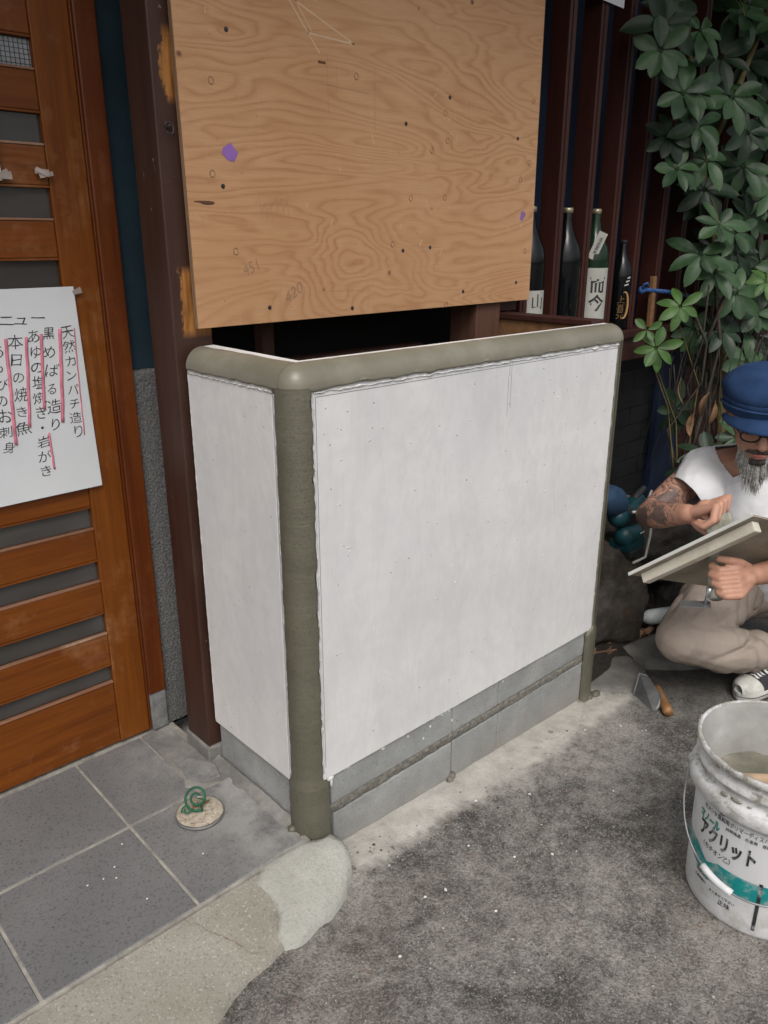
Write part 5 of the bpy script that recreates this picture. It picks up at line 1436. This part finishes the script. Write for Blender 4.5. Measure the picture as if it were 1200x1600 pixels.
# ================================================================== THE MAN
def man():
    a0, h0 = 1.2, 2.15
    r = Vector((cos(YAW), -sin(YAW), 0)); fh = Vector((sin(YAW), cos(YAW), 0))
    base = Vector((-.8035, -1.0975, 0)) + r * a0 + fh * h0; base.z = -.07
    root = thing('person', 'crouching bearded man in a blue cap, white T-shirt and beige trousers, holding a plasterer\'s board', 'person', base)
    root.rotation_euler = (0, 0, -YAW)
    def add(name, me, label=None, parent=root):
        o = link(name, me, parent)
        if label: o['label'] = label
        return o
    def prt(name, mb, mat, label=None, bevel=0): 
        o = add(name, mb.mesh(name, mat), label)
        if bevel: bev(o, bevel)
        return o
    # head frame
    Hc = Vector((-.168, -.035, .855)); F = Vector((-.27, -.90, -.36)).normalized(); Rt = Vector((-.95, .285, 0)); Rt = (Rt - F * Rt.dot(F)).normalized(); U = Rt.cross(F)
    HM = Matrix((Rt, F, U)).transposed()
    def h(x, y, z): return Hc + HM @ Vector((x, y, z))
    # joints (x right in the picture, y away, z up)
    neck = Vector((-.075, .085, .735)); shR = Vector((-.245, .135, .660)); shL = Vector((.125, .17, .665))
    chest = Vector((-.055, .13, .58)); belly = Vector((.01, .22, .40)); pelvis = Vector((.06, .27, .245))
    elR = Vector((-.425, .015, .560)); wrR = Vector((-.385, -.160, .625))
    elL = Vector((.015, -.085, .45)); wrL = Vector((-.250, -.300, .508))
    kneeR = Vector((-.342, -.115, .222)); ankR = Vector((-.02, .01, .10)); hipR = Vector((-.03, .26, .235))
    kneeL = Vector((.20, -.16, .34)); ankL = Vector((.26, .05, .10)); hipL = Vector((.15, .28, .235))
    b = MB()
    # head
    b.ell(h(0, -.008, .028), (.076, .094, .092), HM, 24, 16)
    b.ell(h(0, .018, -.035), (.060, .070, .072), HM, 24, 16)
    b.ell(h(0, .052, -.085), (.034, .030, .026), HM)
    b.ell(h(0, .070, .030), (.052, .020, .014), HM)                       # brow
    b.chain([h(0, .078, .018), h(0, .102, -.022)], [.009, .0125]); b.ell(h(.011, .092, -.026), (.009, .010, .007), HM); b.ell(h(-.011, .092, -.026), (.009, .010, .007), HM)
    for s in (-1, 1):
        b.ell(h(s * .036, .066, -.012), (.022, .016, .016), HM)          # cheekbones
        b.ell(h(s * .078, -.005, -.002), (.008, .018, .030), HM)          # ears
    b.ell(h(0, .080, -.060), (.024, .014, .013), HM)                      # mouth mound
    b.chain([h(0, -.03, -.05), neck, chest + Vector((0, .03, 0))], [.052, .054, .06])
    b.chain([chest + Vector((0, .03, 0)), belly, pelvis], [.06, .09, .11]); b.chain([neck + Vector((0, 0, -.03)), shR], [.055, .055]); b.chain([neck + Vector((0, 0, -.03)), shL], [.055, .055])
    mR = elR.lerp(wrR, .3)
    b.chain([shR, shR.lerp(elR, .5), elR, mR, wrR], [.050, .047, .039, .041, .027])
    mL = elL.lerp(wrL, .3)
    b.chain([shL, shL.lerp(elL, .5), elL, mL, wrL], [.050, .045, .038, .039, .027])
    b.chain([hipR, kneeR, ankR], [.07, .05, .036]); b.chain([hipL, kneeL, ankL], [.07, .05, .036])
    # right hand: a fist round the trowel handle, knuckles up and to the right
    def hand(w, kn, grip_dir, palm_n, flen, thumb, cur, spread):
        """w wrist, kn centre of knuckles, spread: vector across knuckles (index to little)"""
        w, kn, spread = map(Vector, (w, kn, spread))
        for k in range(4):
            s = (k - 1.5) / 3; K = kn + spread * s
            b.capsule(w.lerp(K, .25), K, .0165, .0115, 10)
        b.ell(w.lerp(kn, .55), (.026, .026, .022), None)
        for k in range(4):
            s = (k - 1.5) / 3; K = kn + spread * s
            l1, l2, l3 = [q * flen * (1.0, 1.08, 1.0, .84)[k] for q in (.042, .028, .022)]
            d1, d2, d3 = [Vector(q).normalized() for q in grip_dir]
            p1 = K + d1 * l1; p2 = p1 + d2 * l2; p3 = p2 + d3 * l3
            b.chain([K, p1, p2, p3], [.0112, .0098, .0090, .0080], 10)
        tb = [Vector(q) for q in thumb]
        b.chain(tb, [.015, .012, .0105, .0092], 10)
    # right: wrist (-.385,-.16,.625); knuckles right-top; fingers drop towards lower left & camera
    knR = Vector((-.318, -.205, .672))
    hand(wrR, knR, ((-.30, -.60, -.55), (-.75, .15, -.62), (-.50, .80, .10)), None, 1.0,
         ((-.372, -.165, .615), (-.362, -.185, .598), (-.345, -.205, .588), (-.325, -.222, .585)), None, Vector((.055, .060, .006)))
    # left: wrist (-.185,-.165,.462) reaching left to the handle
    knL = Vector((-.325, -.372, .520))
    hand(wrL, knL, ((-.85, -.05, -.05), (-.45, .80, .05), (.45, .80, .10)), None, .95,
         ((-.275, -.305, .530), (-.308, -.338, .556), (-.338, -.345, .566), (-.362, -.332, .566)), None, Vector((-.004, -.048, -.050)))
    me = remesh(b, 'body', ['skin', 'tattoo'], .0032, 2)
    # tattoo area: right upper arm & forearm
    for p in me.polygons:
        c = p.center
        if c.x < -.26 and c.y > -.145 and (c - elR).length < .24 and c.z < .70 and (c - wrR).length > .035: p.material_index = 1
    add('body', me, 'sun-tanned skin, right arm tattooed')
    # ------------------------------------------------------------ clothes
    def cloth(me, amp, sc, seed, fold=None):
        n = [v.normal.copy() for v in me.vertices]
        for v, nn in zip(me.vertices, n):
            d = amp * fbm(v.co + Vector((seed, 0, 0)), sc, 3)
            if fold: d += fold(v.co)
            v.co += nn * d
        me.update()
    s = MB(); nk0 = neck + Vector((-.025, -.01, .03))
    s.ell(chest + Vector((0, .0, -.01)), (.175, .110, .15), Matrix.Rotation(.1, 3, 'Z'), 28, 18)
    s.chain([chest + Vector((.0, .005, -.06)), belly + Vector((0, 0, .03)), pelvis + Vector((0, 0, .04))], [.128, .145, .145], 28)
    s.chain([chest + Vector((-.06, .005, -.02)), belly + Vector((-.04, 0, 0))], [.105, .115], 20); s.chain([chest + Vector((.07, .005, -.02)), belly + Vector((.05, 0, 0))], [.105, .115], 20)
    s.capsule(neck + Vector((.01, .03, -.06)), nk0, .070, .060)
    s.chain([neck + Vector((-.0, .01, -.035)), shR + Vector((.02, 0, 0))], [.070, .072]); s.chain([neck + Vector((0, .01, -.035)), shL], [.070, .072])
    sd_ = (elR - shR).normalized()
    s.chain([shR + Vector((.02, 0, -.005)), Vector((-.285, .045, .615))], [.075, .078])
    s.chain([shL, shL.lerp(elL, .6)], [.075, .075])
    me = remesh(s, 'shirt', 'shirt', .005, 14)
    cloth(me, .006, 8, 3, lambda c: .0085 * (abs(sin((c.x * .8 + c.z * .45) * 30 + 3.5 * noise.noise(c * 4))) - .5) * max(.15, min(1.0, (.60 - c.z) * 5)) + .0022 * fbm(c, 24, 3))
    # cut the sleeve and neck ends off
    bm = bmesh.new(); bm.from_mesh(me)
    # right sleeve opening plane
    hem_c = Vector((-.300, .020, .606)); hem_n = Vector((-.78, -.18, -.50)).normalized()
    def cut(co, no, sel):
        g = [f for f in bm.faces if sel(f.calc_center_median())]
        gs = set(g); ed = {e for f in g for e in f.edges}; vv_ = {v for f in g for v in f.verts}
        bmesh.ops.bisect_plane(bm, geom=list(gs) + list(ed) + list(vv_), plane_co=co, plane_no=no, dist=1e-5)
        bmesh.ops.delete(bm, geom=[f for f in bm.faces if sel(f.calc_center_median()) and (f.calc_center_median() - co).dot(no) > 0], context='FACES')
    cut(hem_c, hem_n, lambda p: p.x < -.12 and (p - hem_c).length < .17)
    hl = shL.lerp(elL, .75); nl = (elL - shL).normalized()
    cut(hl, nl, lambda p: p.x > .06 and (p - hl).length < .105)
    nk = neck + Vector((-.02, -.005, .022)); nn_ = (Hc - neck).normalized()
    cut(nk, nn_, lambda p: (p - nk).length < .13)
    bm.to_mesh(me); bm.free()
    o = add('shirt', me, 'white short-sleeved T-shirt'); so = o.modifiers.new('t', 'SOLIDIFY'); so.thickness = .003; so.offset = -1
    for p in me.polygons: p.use_smooth = True
    # collar ring
    pts = []
    a1 = nn_.orthogonal().normalized(); a2 = nn_.cross(a1)
    for k in range(25):
        t = 2 * pi * k / 24; pts.append(nk - nn_ * .004 + a1 * .059 * cos(t) + a2 * .059 * sin(t))
    prt('collar', MB().tube(pts, .0055, 8), 'shirt')
    # trousers
    q = MB()
    q.chain([hipR, hipR.lerp(kneeR, .5), kneeR + Vector((.0, .01, .0))], [.120, .096, .066]); q.chain([hipL, kneeL], [.125, .085])
    q.ell(pelvis + Vector((.0, .02, -.01)), (.19, .15, .12), None, 28, 18)
    q.chain([kneeR, kneeR.lerp(ankR, .5) + Vector((0, 0, -.004)), ankR + Vector((-.02, 0, .012))], [.064, .074, .060]); q.chain([kneeL, ankL + Vector((0, 0, .03))], [.085, .07])
    me = remesh(q, 'trousers', 'trouser', .0045, 5)
    tax = (hipR - kneeR).normalized(); sax = (ankR - kneeR).normalized()
    def ridge(v, sh=2.2): return 1 - abs(sin(v)) ** (1 / sh) * 1.0
    def folds(c):
        r_ = c - kneeR; u_ = r_.dot(tax); perp = (r_ - tax * u_); ang = atan2(perp.z, perp.x)
        w_ = 1.6 * noise.noise(c * 4.5)
        f = 0
        # pulls fanning out from the knee along the thigh
        f += .0105 * (abs(sin(ang * 4.2 + w_ * 1.6 + u_ * 5)) - .5) * max(0, min(1, (u_ - .02) * 7)) * max(0, 1 - u_ / .42)
        # crosswise crumples behind the knee and over the shoe
        us = r_.dot(sax)
        f += .008 * (abs(sin(us * 62 + w_ * 3.0 + ang)) - .5) * max(0, min(1, (us - .12) * 6)) * (1 if c.z < .24 else max(0, 1 - (c.z - .24) * 16))
        # crease between thigh and calf
        dcr = c.z - (.165 + .10 * (c.x + .35)); f -= .016 * math.exp(-(dcr / .010) ** 2) * max(0, min(1, (c.x + .27) * 7)) * (1 if c.y < .12 else 0)
        return f
    cloth(me, .006, 8, 8, folds)
    sm_ = me.attributes
    to_ = add('trousers', me, 'loose beige cotton trousers, stained at the knee'); q_ = to_.modifiers.new('s', 'SMOOTH'); q_.iterations = 2; q_.factor = .4
    sm2 = MB(); pts = [kneeR + tax * (.10 + .022 * k) + Vector((-.01, -.103 + .002 * k, .01 + .004 * k)) for k in range(9)]
    # trouser hem
    # ------------------------------------------------------------ cap
    c = MB()
    cc = h(0, -.022, .078)
    def puff(d):
        return 1 + .035 * noise.noise(d * 2.4 + Vector((3, 1, 0))) + .05 * max(0, d.z) * 0
    HM2 = HM @ Matrix.Rotation(radians(13), 3, 'X')
    c.ell(cc + HM2 @ Vector((0, 0, .008)), (.112, .122, .064), HM2, 40, 24, puff)
    me = c.mesh('cap_crown', 'capcloth')
    cap = add('cap', me, 'dark blue denim work cap')
    m_ = MB(); prof = [(.098, -.052), (.1045, -.048), (.108, -.020), (.111, -.012), (.108, -.008)]
    vs = []; n = 40
    for rr, zz in prof:
        for k in range(n):
            t = 2 * pi * k / n; vs.append(cc + HM2 @ Vector((rr * cos(t) * .98, rr * sin(t) * 1.08, zz)))
    m_.add(vs, [(i * n + k, i * n + (k + 1) % n, (i + 1) * n + (k + 1) % n, (i + 1) * n + k) for i in range(len(prof) - 1) for k in range(n)], True)
    vs = []
    add('cap_band', m_.mesh('cap_band', 'capcloth'), None, cap)
    m_ = MB(); n = 22; vs = []
    for j in range(7):
        t = j / 6
        for k in range(n + 1):
            a = radians(18) + radians(144) * k / n
            ext = max(0.0, sin((a - radians(18)) / radians(144) * pi)) ** .6
            rr = 1 + .30 * t * ext
            vs.append(cc + HM2 @ Vector((.103 * cos(a) * (1 + .04 * t), .110 * sin(a) * rr, -.046 - .022 * t * ext - .010 * t + .012 * t * abs(cos(a)) * 0 - .012 * (cos(a) ** 2))))
    m_.add(vs, [(j * (n + 1) + k, j * (n + 1) + k + 1, (j + 1) * (n + 1) + k + 1, (j + 1) * (n + 1) + k) for j in range(6) for k in range(n)], True)
    o = add('cap_brim', m_.mesh('cap_brim', 'capcloth'), None, cap); so = o.modifiers.new('t', 'SOLIDIFY'); so.thickness = .004
    m_ = MB(); pts = [cc + HM2 @ Vector((.110 * cos(t), .119 * sin(t), -.026)) for t in [radians(5) + radians(170) * k / 24 for k in range(25)]]
    m_.tube(pts, .0034, 6, True, .5); add('cap_strap', m_.mesh('cap_strap', 'capcloth'), None, cap)
    # ------------------------------------------------------------ glasses
    g = MB()
    for s_ in (-1, 1):
        pts = [h(s_ * .034 + .0235 * cos(t), .097 - .006 * abs(cos(t) * .5 + s_ * .5), .004 + .0185 * sin(t) * (1 + .08 * sin(t))) for t in [k * 2 * pi / 20 for k in range(21)]]
        g.tube(pts, .0024, 6, False)
        g.tube([h(s_ * .0575, .093, .010), h(s_ * .076, .05, .010), h(s_ * .080, .0, .006)], .0018, 6)
    g.tube([h(-.011, .099, .008), h(0, .103, .011), h(.011, .099, .008)], .0018, 6)
    gl = prt('glasses', g, 'frame', 'black round-framed glasses')
    # eyes
    for s_ in (-1, 1):
        prt('eye', MB().ell(h(s_ * .033, .076, .004), (.013, .006, .0035), HM, 12, 8), 'eye')
    # beard: many thin tapering strands over a core
    bd = MB()
    random.seed(5)
    for i in range(800):
        t = jit(1.0); yy = .078 - .030 * t * t; x = .042 * t
        zz = -.082 + jit(.016) + .030 * t * t
        p0 = h(x, yy - abs(jit(.012)), zz)
        d = (U * -1 + F * (.10 + jit(.25)) + Rt * (.25 * t + jit(.20))).normalized()
        dn_ = Vector((0, 0, -1)); L_ = random.uniform(.035, .105) * (1 - .55 * abs(t))
        p1 = p0 + d * min(L_ * .4, .035); p2 = p1 + (d * .45 + dn_ * .9).normalized() * L_ * .4; p3 = p2 + (dn_ + Vector((jit(.35), jit(.2), 0)) - Vector((.0, .25, 0)) * jit(1)).normalized() * L_ * .3
        bd.tube([p0, p1, p2, p3], [.0014, .0013, .0010, .0003], 4)
    for s_ in range(1): bd.ell(h(0, .050, -.112), (.036, .030, .042), HM, 16, 10, lambda d: 1 + .1 * noise.noise(d * 6))
    prt('beard', bd, 'beard', 'long grey goatee')
    bd = MB()
    for i in range(260):
        t = jit(1.0); p0 = h(.030 * t, .094 - .012 * t * t, -.041 + .003 * (1 - abs(t)) - .004 * abs(t)); d = (U * -.7 + Rt * (.9 * t + jit(.25)) + F * .25).normalized()
        bd.tube([p0, p0 + d * .006, p0 + d * .012 - F * .002], [.0011, .001, .0003], 4)
    for i in range(160):
        t = jit(1.0); p0 = h(.020 * t, .086 - .010 * t * t, -.076 - abs(jit(.004))); d = (U * -1 + Rt * jit(.3) + F * .2).normalized()
        bd.tube([p0, p0 + d * .008, p0 + d * .015], [.0011, .001, .0003], 4)
    mo_ = prt('moustache', bd, 'darkbeard', 'dark moustache and chin hair round the mouth'); mo_['kind'] = 'stuff'
    l = MB(); l.ell(h(0, .0915, -.0565), (.019, .006, .0040), HM, 14, 8); l.ell(h(0, .0905, -.0640), (.016, .006, .0045), HM, 14, 8); prt('lips', l, 'lips')
    random.seed(11)
    # ------------------------------------------------------------ shoes
    def shoe(heel, toe, lab):
        heel, toe = Vector(heel), Vector(toe); f = (toe - heel); L_ = f.length; f.normalize(); sd2 = Vector((0, 0, 1)).cross(f).normalized(); up = f.cross(sd2)
        sh = bpy.data.objects.new('shoe', None)
        def outline(t):  # half width
            return .5 * (.058 + .040 * sin(pi * min(1, max(0, (t - .1) / .95)))) * (1 - max(0, (t - .86) / .14) ** 2.2 * .75) * (1 - max(0, (.10 - t) / .10) ** 2 * .6)
        def P(t, w, z): return heel + f * (L_ * t) + sd2 * w + up * z
        def loft(rows, nm, mat, par=None):
            m2 = MB(); vs = []; K = len(rows[0])
            for r_ in rows: vs += r_
            m2.add(vs, [(i * K + k, i * K + (k + 1) % K, (i + 1) * K + (k + 1) % K, (i + 1) * K + k) for i in range(len(rows) - 1) for k in range(K)] + [tuple(range(K))[::-1], tuple((len(rows) - 1) * K + k for k in range(K))], True)
            return add(nm, m2.mesh(nm, mat), None, par) if par else add(nm, m2.mesh(nm, mat))
        N = 40
        ring = []
        for k in range(N):
            a = 2 * pi * k / N; t = .5 - .5 * cos(a); w = outline(t) * (1 if sin(a) >= 0 else -1) * min(1, abs(sin(a)) * 3.2)
            ring.append((t, w))
        sole = loft([[P(t, w * .97, 0) for t, w in ring], [P(t, w * 1.04, .004) for t, w in ring], [P(t, w * 1.05, .026) for t, w in ring], [P(t, w * .98, .029) for t, w in ring]], 'shoe', 'sole')
        sole['label'] = lab
        def top(t): return .045 + (.055 * max(0, 1 - t / .62) ** .8 if t < .62 else 0) + (.008 * sin(pi * min(1, max(0, (t - .5) / .5))))
        rows = []
        M_ = 30
        for i in range(M_ + 1):
            t = .02 + .95 * i / M_; hw = outline(t) * 1.0; H_ = top(t) - .02
            row = []
            for k in range(14):
                a = pi * k / 13; row.append(P(t, hw * cos(a) * (1 if True else 1), .024 + H_ * max(0.0, sin(a)) ** .75))
            rows.append(row)
        m2 = MB(); vs = []
        for r_ in rows: vs += r_
        m2.add(vs, [(i * 14 + k, i * 14 + k + 1, (i + 1) * 14 + k + 1, (i + 1) * 14 + k) for i in range(M_) for k in range(13)] + [tuple(range(14)), tuple(M_ * 14 + k for k in range(14))[::-1]], True)
        add('upper', m2.mesh('upper', 'canvas'), None, sole)
        m2 = MB(); vs = []
        for i in range(11):
            t = .78 + .205 * i / 10; hw = outline(t) * 1.03; H_ = top(t) - .018
            for k in range(14):
                a = pi * k / 13; vs.append(P(t, hw * cos(a), .024 + H_ * max(0.0, sin(a)) ** .75 + .001))
        m2.add(vs, [(i * 14 + k, i * 14 + k + 1, (i + 1) * 14 + k + 1, (i + 1) * 14 + k) for i in range(10) for k in range(13)] + [tuple(10 * 14 + k for k in range(14))[::-1]], True)
        add('toe_cap', m2.mesh('toe_cap', 'sole'), None, sole)
        m2 = MB()
        for i in range(6):
            t = .48 + .05 * i; z = top(t) + .006; m2.tube([P(t, -.017, z - .006), P(t + .01, 0, z), P(t + .02, .017, z - .006)], .0024, 6, True); m2.tube([P(t, .017, z - .006), P(t + .01, 0, z + .001), P(t + .02, -.017, z - .006)], .0024, 6, True)
        add('lace', m2.mesh('lace', 'lace'), None, sole)
        m2 = MB(); vs = [P(t, w * 1.06, .016) for t, w in ring]; m2.tube(vs + [vs[0]], .0011, 4, False); add('sole_stripe', m2.mesh('sole_stripe', 'canvas'), None, sole)
    shoe((.115, .055, .035), (-.130, -.085, .0), 'black canvas sneaker with white toe cap')
    shoe((.30, .10, .03), (.22, -.16, .0), 'black canvas sneaker, partly out of view')

    # ------------------------------------------------------------ hawk (plasterer's board) held in the left hand
    rootm = Matrix.Translation(base) @ Matrix.Rotation(-YAW, 4, 'Z')
    def prop(name, lab, cat, loc):
        t = thing(name, lab, cat, rootm @ Vector(loc)); t.rotation_euler = (0, 0, -YAW); return t
    A = Vector((-.551, -.240, .484)); B = Vector((-.356, -.450, .723)); e1 = (B - A); L1 = e1.length; e1.normalize()
    e2 = Vector((.256, .130, -.088)); e2 = (e2 - e1 * e2.dot(e1)).normalized(); nrm = e1.cross(e2).normalized()
    if nrm.z < 0: nrm = -nrm
    L2 = .34
    hk = prop('plaster_hawk', 'square plasterer\'s board with a mortar-caked batten, held tilted in the man\'s left hand', 'plasterer\'s board', A)
    loc0 = A
    def hp(name, mb, mat, bevel=0, label=None):
        m2 = MB(); m2.v = [q - loc0 for q in mb.v]; m2.f = mb.f; m2.smooth = mb.smooth
        o = link(name, m2.mesh(name, mat), hk)
        if bevel: bev(o, bevel)
        if label: o['label'] = label
        return o
    ctr = A + e1 * L1 / 2 + e2 * L2 / 2
    hp('board', MB().obox(ctr, e1 * L1 / 2, e2 * L2 / 2, nrm * .0025), 'hawk', .001)
    hp('rim', MB().obox(A + e1 * L1 / 2 - e2 * .0012, e1 * (L1 / 2 + .002), e2 * .0012, nrm * .0045), 'hawkedge', .0008)
    hp('top_sheet', MB().obox(ctr + nrm * .0035, e1 * L1 / 2, e2 * L2 / 2, nrm * .0008), 'hawkedge', .0005)
    hp('batten', MB().obox(A + e1 * (L1 * .50) + e2 * .036 - nrm * .0160, e1 * (L1 * .455), e2 * .013, nrm * .0135), 'batten', .003, 'cream batten under the board, caked with mortar')
    hd = Vector((-.262, -.212, .512)); 
    hb = hd + Vector((-.006, -.012, -.105))
    # handle from the board down through the fist
    hp('handle', MB().tube([Vector((-.360, -.284, .562)), Vector((-.364, -.315, .532)), Vector((-.372, -.372, .474))], [.0185, .0150, .0160], 14), 'greymort')
    # ------------------------------------------------------------ small trowel tucked in the left fingers
    st = prop('margin_trowel', 'small thin trowel tucked into the fingers of the man\'s left hand', 'trowel', (-.39, -.36, .46))
    loc0 = Vector((-.39, -.36, .46)); hk = st
    hp('neck', MB().tube([Vector((-.388, -.362, .500)), Vector((-.390, -.362, .482)), Vector((-.393, -.360, .452))], [.0085, .005, .0035], 10), 'steel')
    hp('blade', MB().obox((-.415, -.355, .452), (.036, -.006, .001), (.006, .018, 0), (0, 0, .0008)), 'steel')
    # ------------------------------------------------------------ finishing trowel in the right hand
    G = Vector((-.335, -.230, .628))
    ft = prop('finishing_trowel', 'finishing trowel with a mortar-covered grip in the man\'s right hand, resting on the board', 'trowel', G)
    loc0 = G; hk = ft
    S0 = A + e1 * .19 + e2 * .17
    dd = Vector((.80, -.30, .45)).normalized(); upv = Vector((.1, .45, .8)); upv = (upv - dd * upv.dot(dd)).normalized(); sdv = dd.cross(upv)
    hp('grip', MB().obox(G + Vector((.006, -.010, -.010)), dd * .034, upv * .027, sdv * .016), 'greymort', .005)
    hp('blade', MB().obox(S0 + nrm * .010, e1 * .10, e2 * .040, nrm * .0012), 'steel')
    hp('neck', MB().tube([G, S0 + nrm * .011], .007, 8), 'steel')
    mo = MB(); mo.ell(A + e1 * (L1 * .72) + e2 * .26 + nrm * .016, (.06, .045, .020), Matrix((e1, e2, nrm)).transposed(), 20, 12, lambda d: 1 + .3 * noise.noise(d * 2.5))
    hk_ = prop('mortar_heap', 'lump of wet mortar on top of the plasterer\'s board', 'mortar', A); hk = hk_; loc0 = A
    hp('lump', mo, 'mix')

# ================================================================== HOUSE AROUND (outside the frame, gives the shade)
def house():
    l = thing('shade_lintel', 'unseen timber lintel, added to shade the top of the recessed lattice door', 'lintel', (-.8, .4, 1.95))  # out of view, added so the upper door falls into shade
    part('shade_beam', MB().box(-1.6, -.018, .26, .56, 1.98, 2.30), 'eave', l)
    e = thing('eave', 'wooden eave overhanging the shop front, above the photo', 'eave', (0, 0, 2.45))
    part('soffit', MB().box(-3.0, 4.0, -.25, .75, 2.50, 2.56), 'eave', e)
    part('fascia', MB().box(-3.0, 4.0, -.30, -.255, 2.44, 2.60), 'eave', e)

setting(); wall(); plywood(); post(); left(); right(); bottles(); rocks(); plants(); tools(); bucket(); litter(); man(); house()
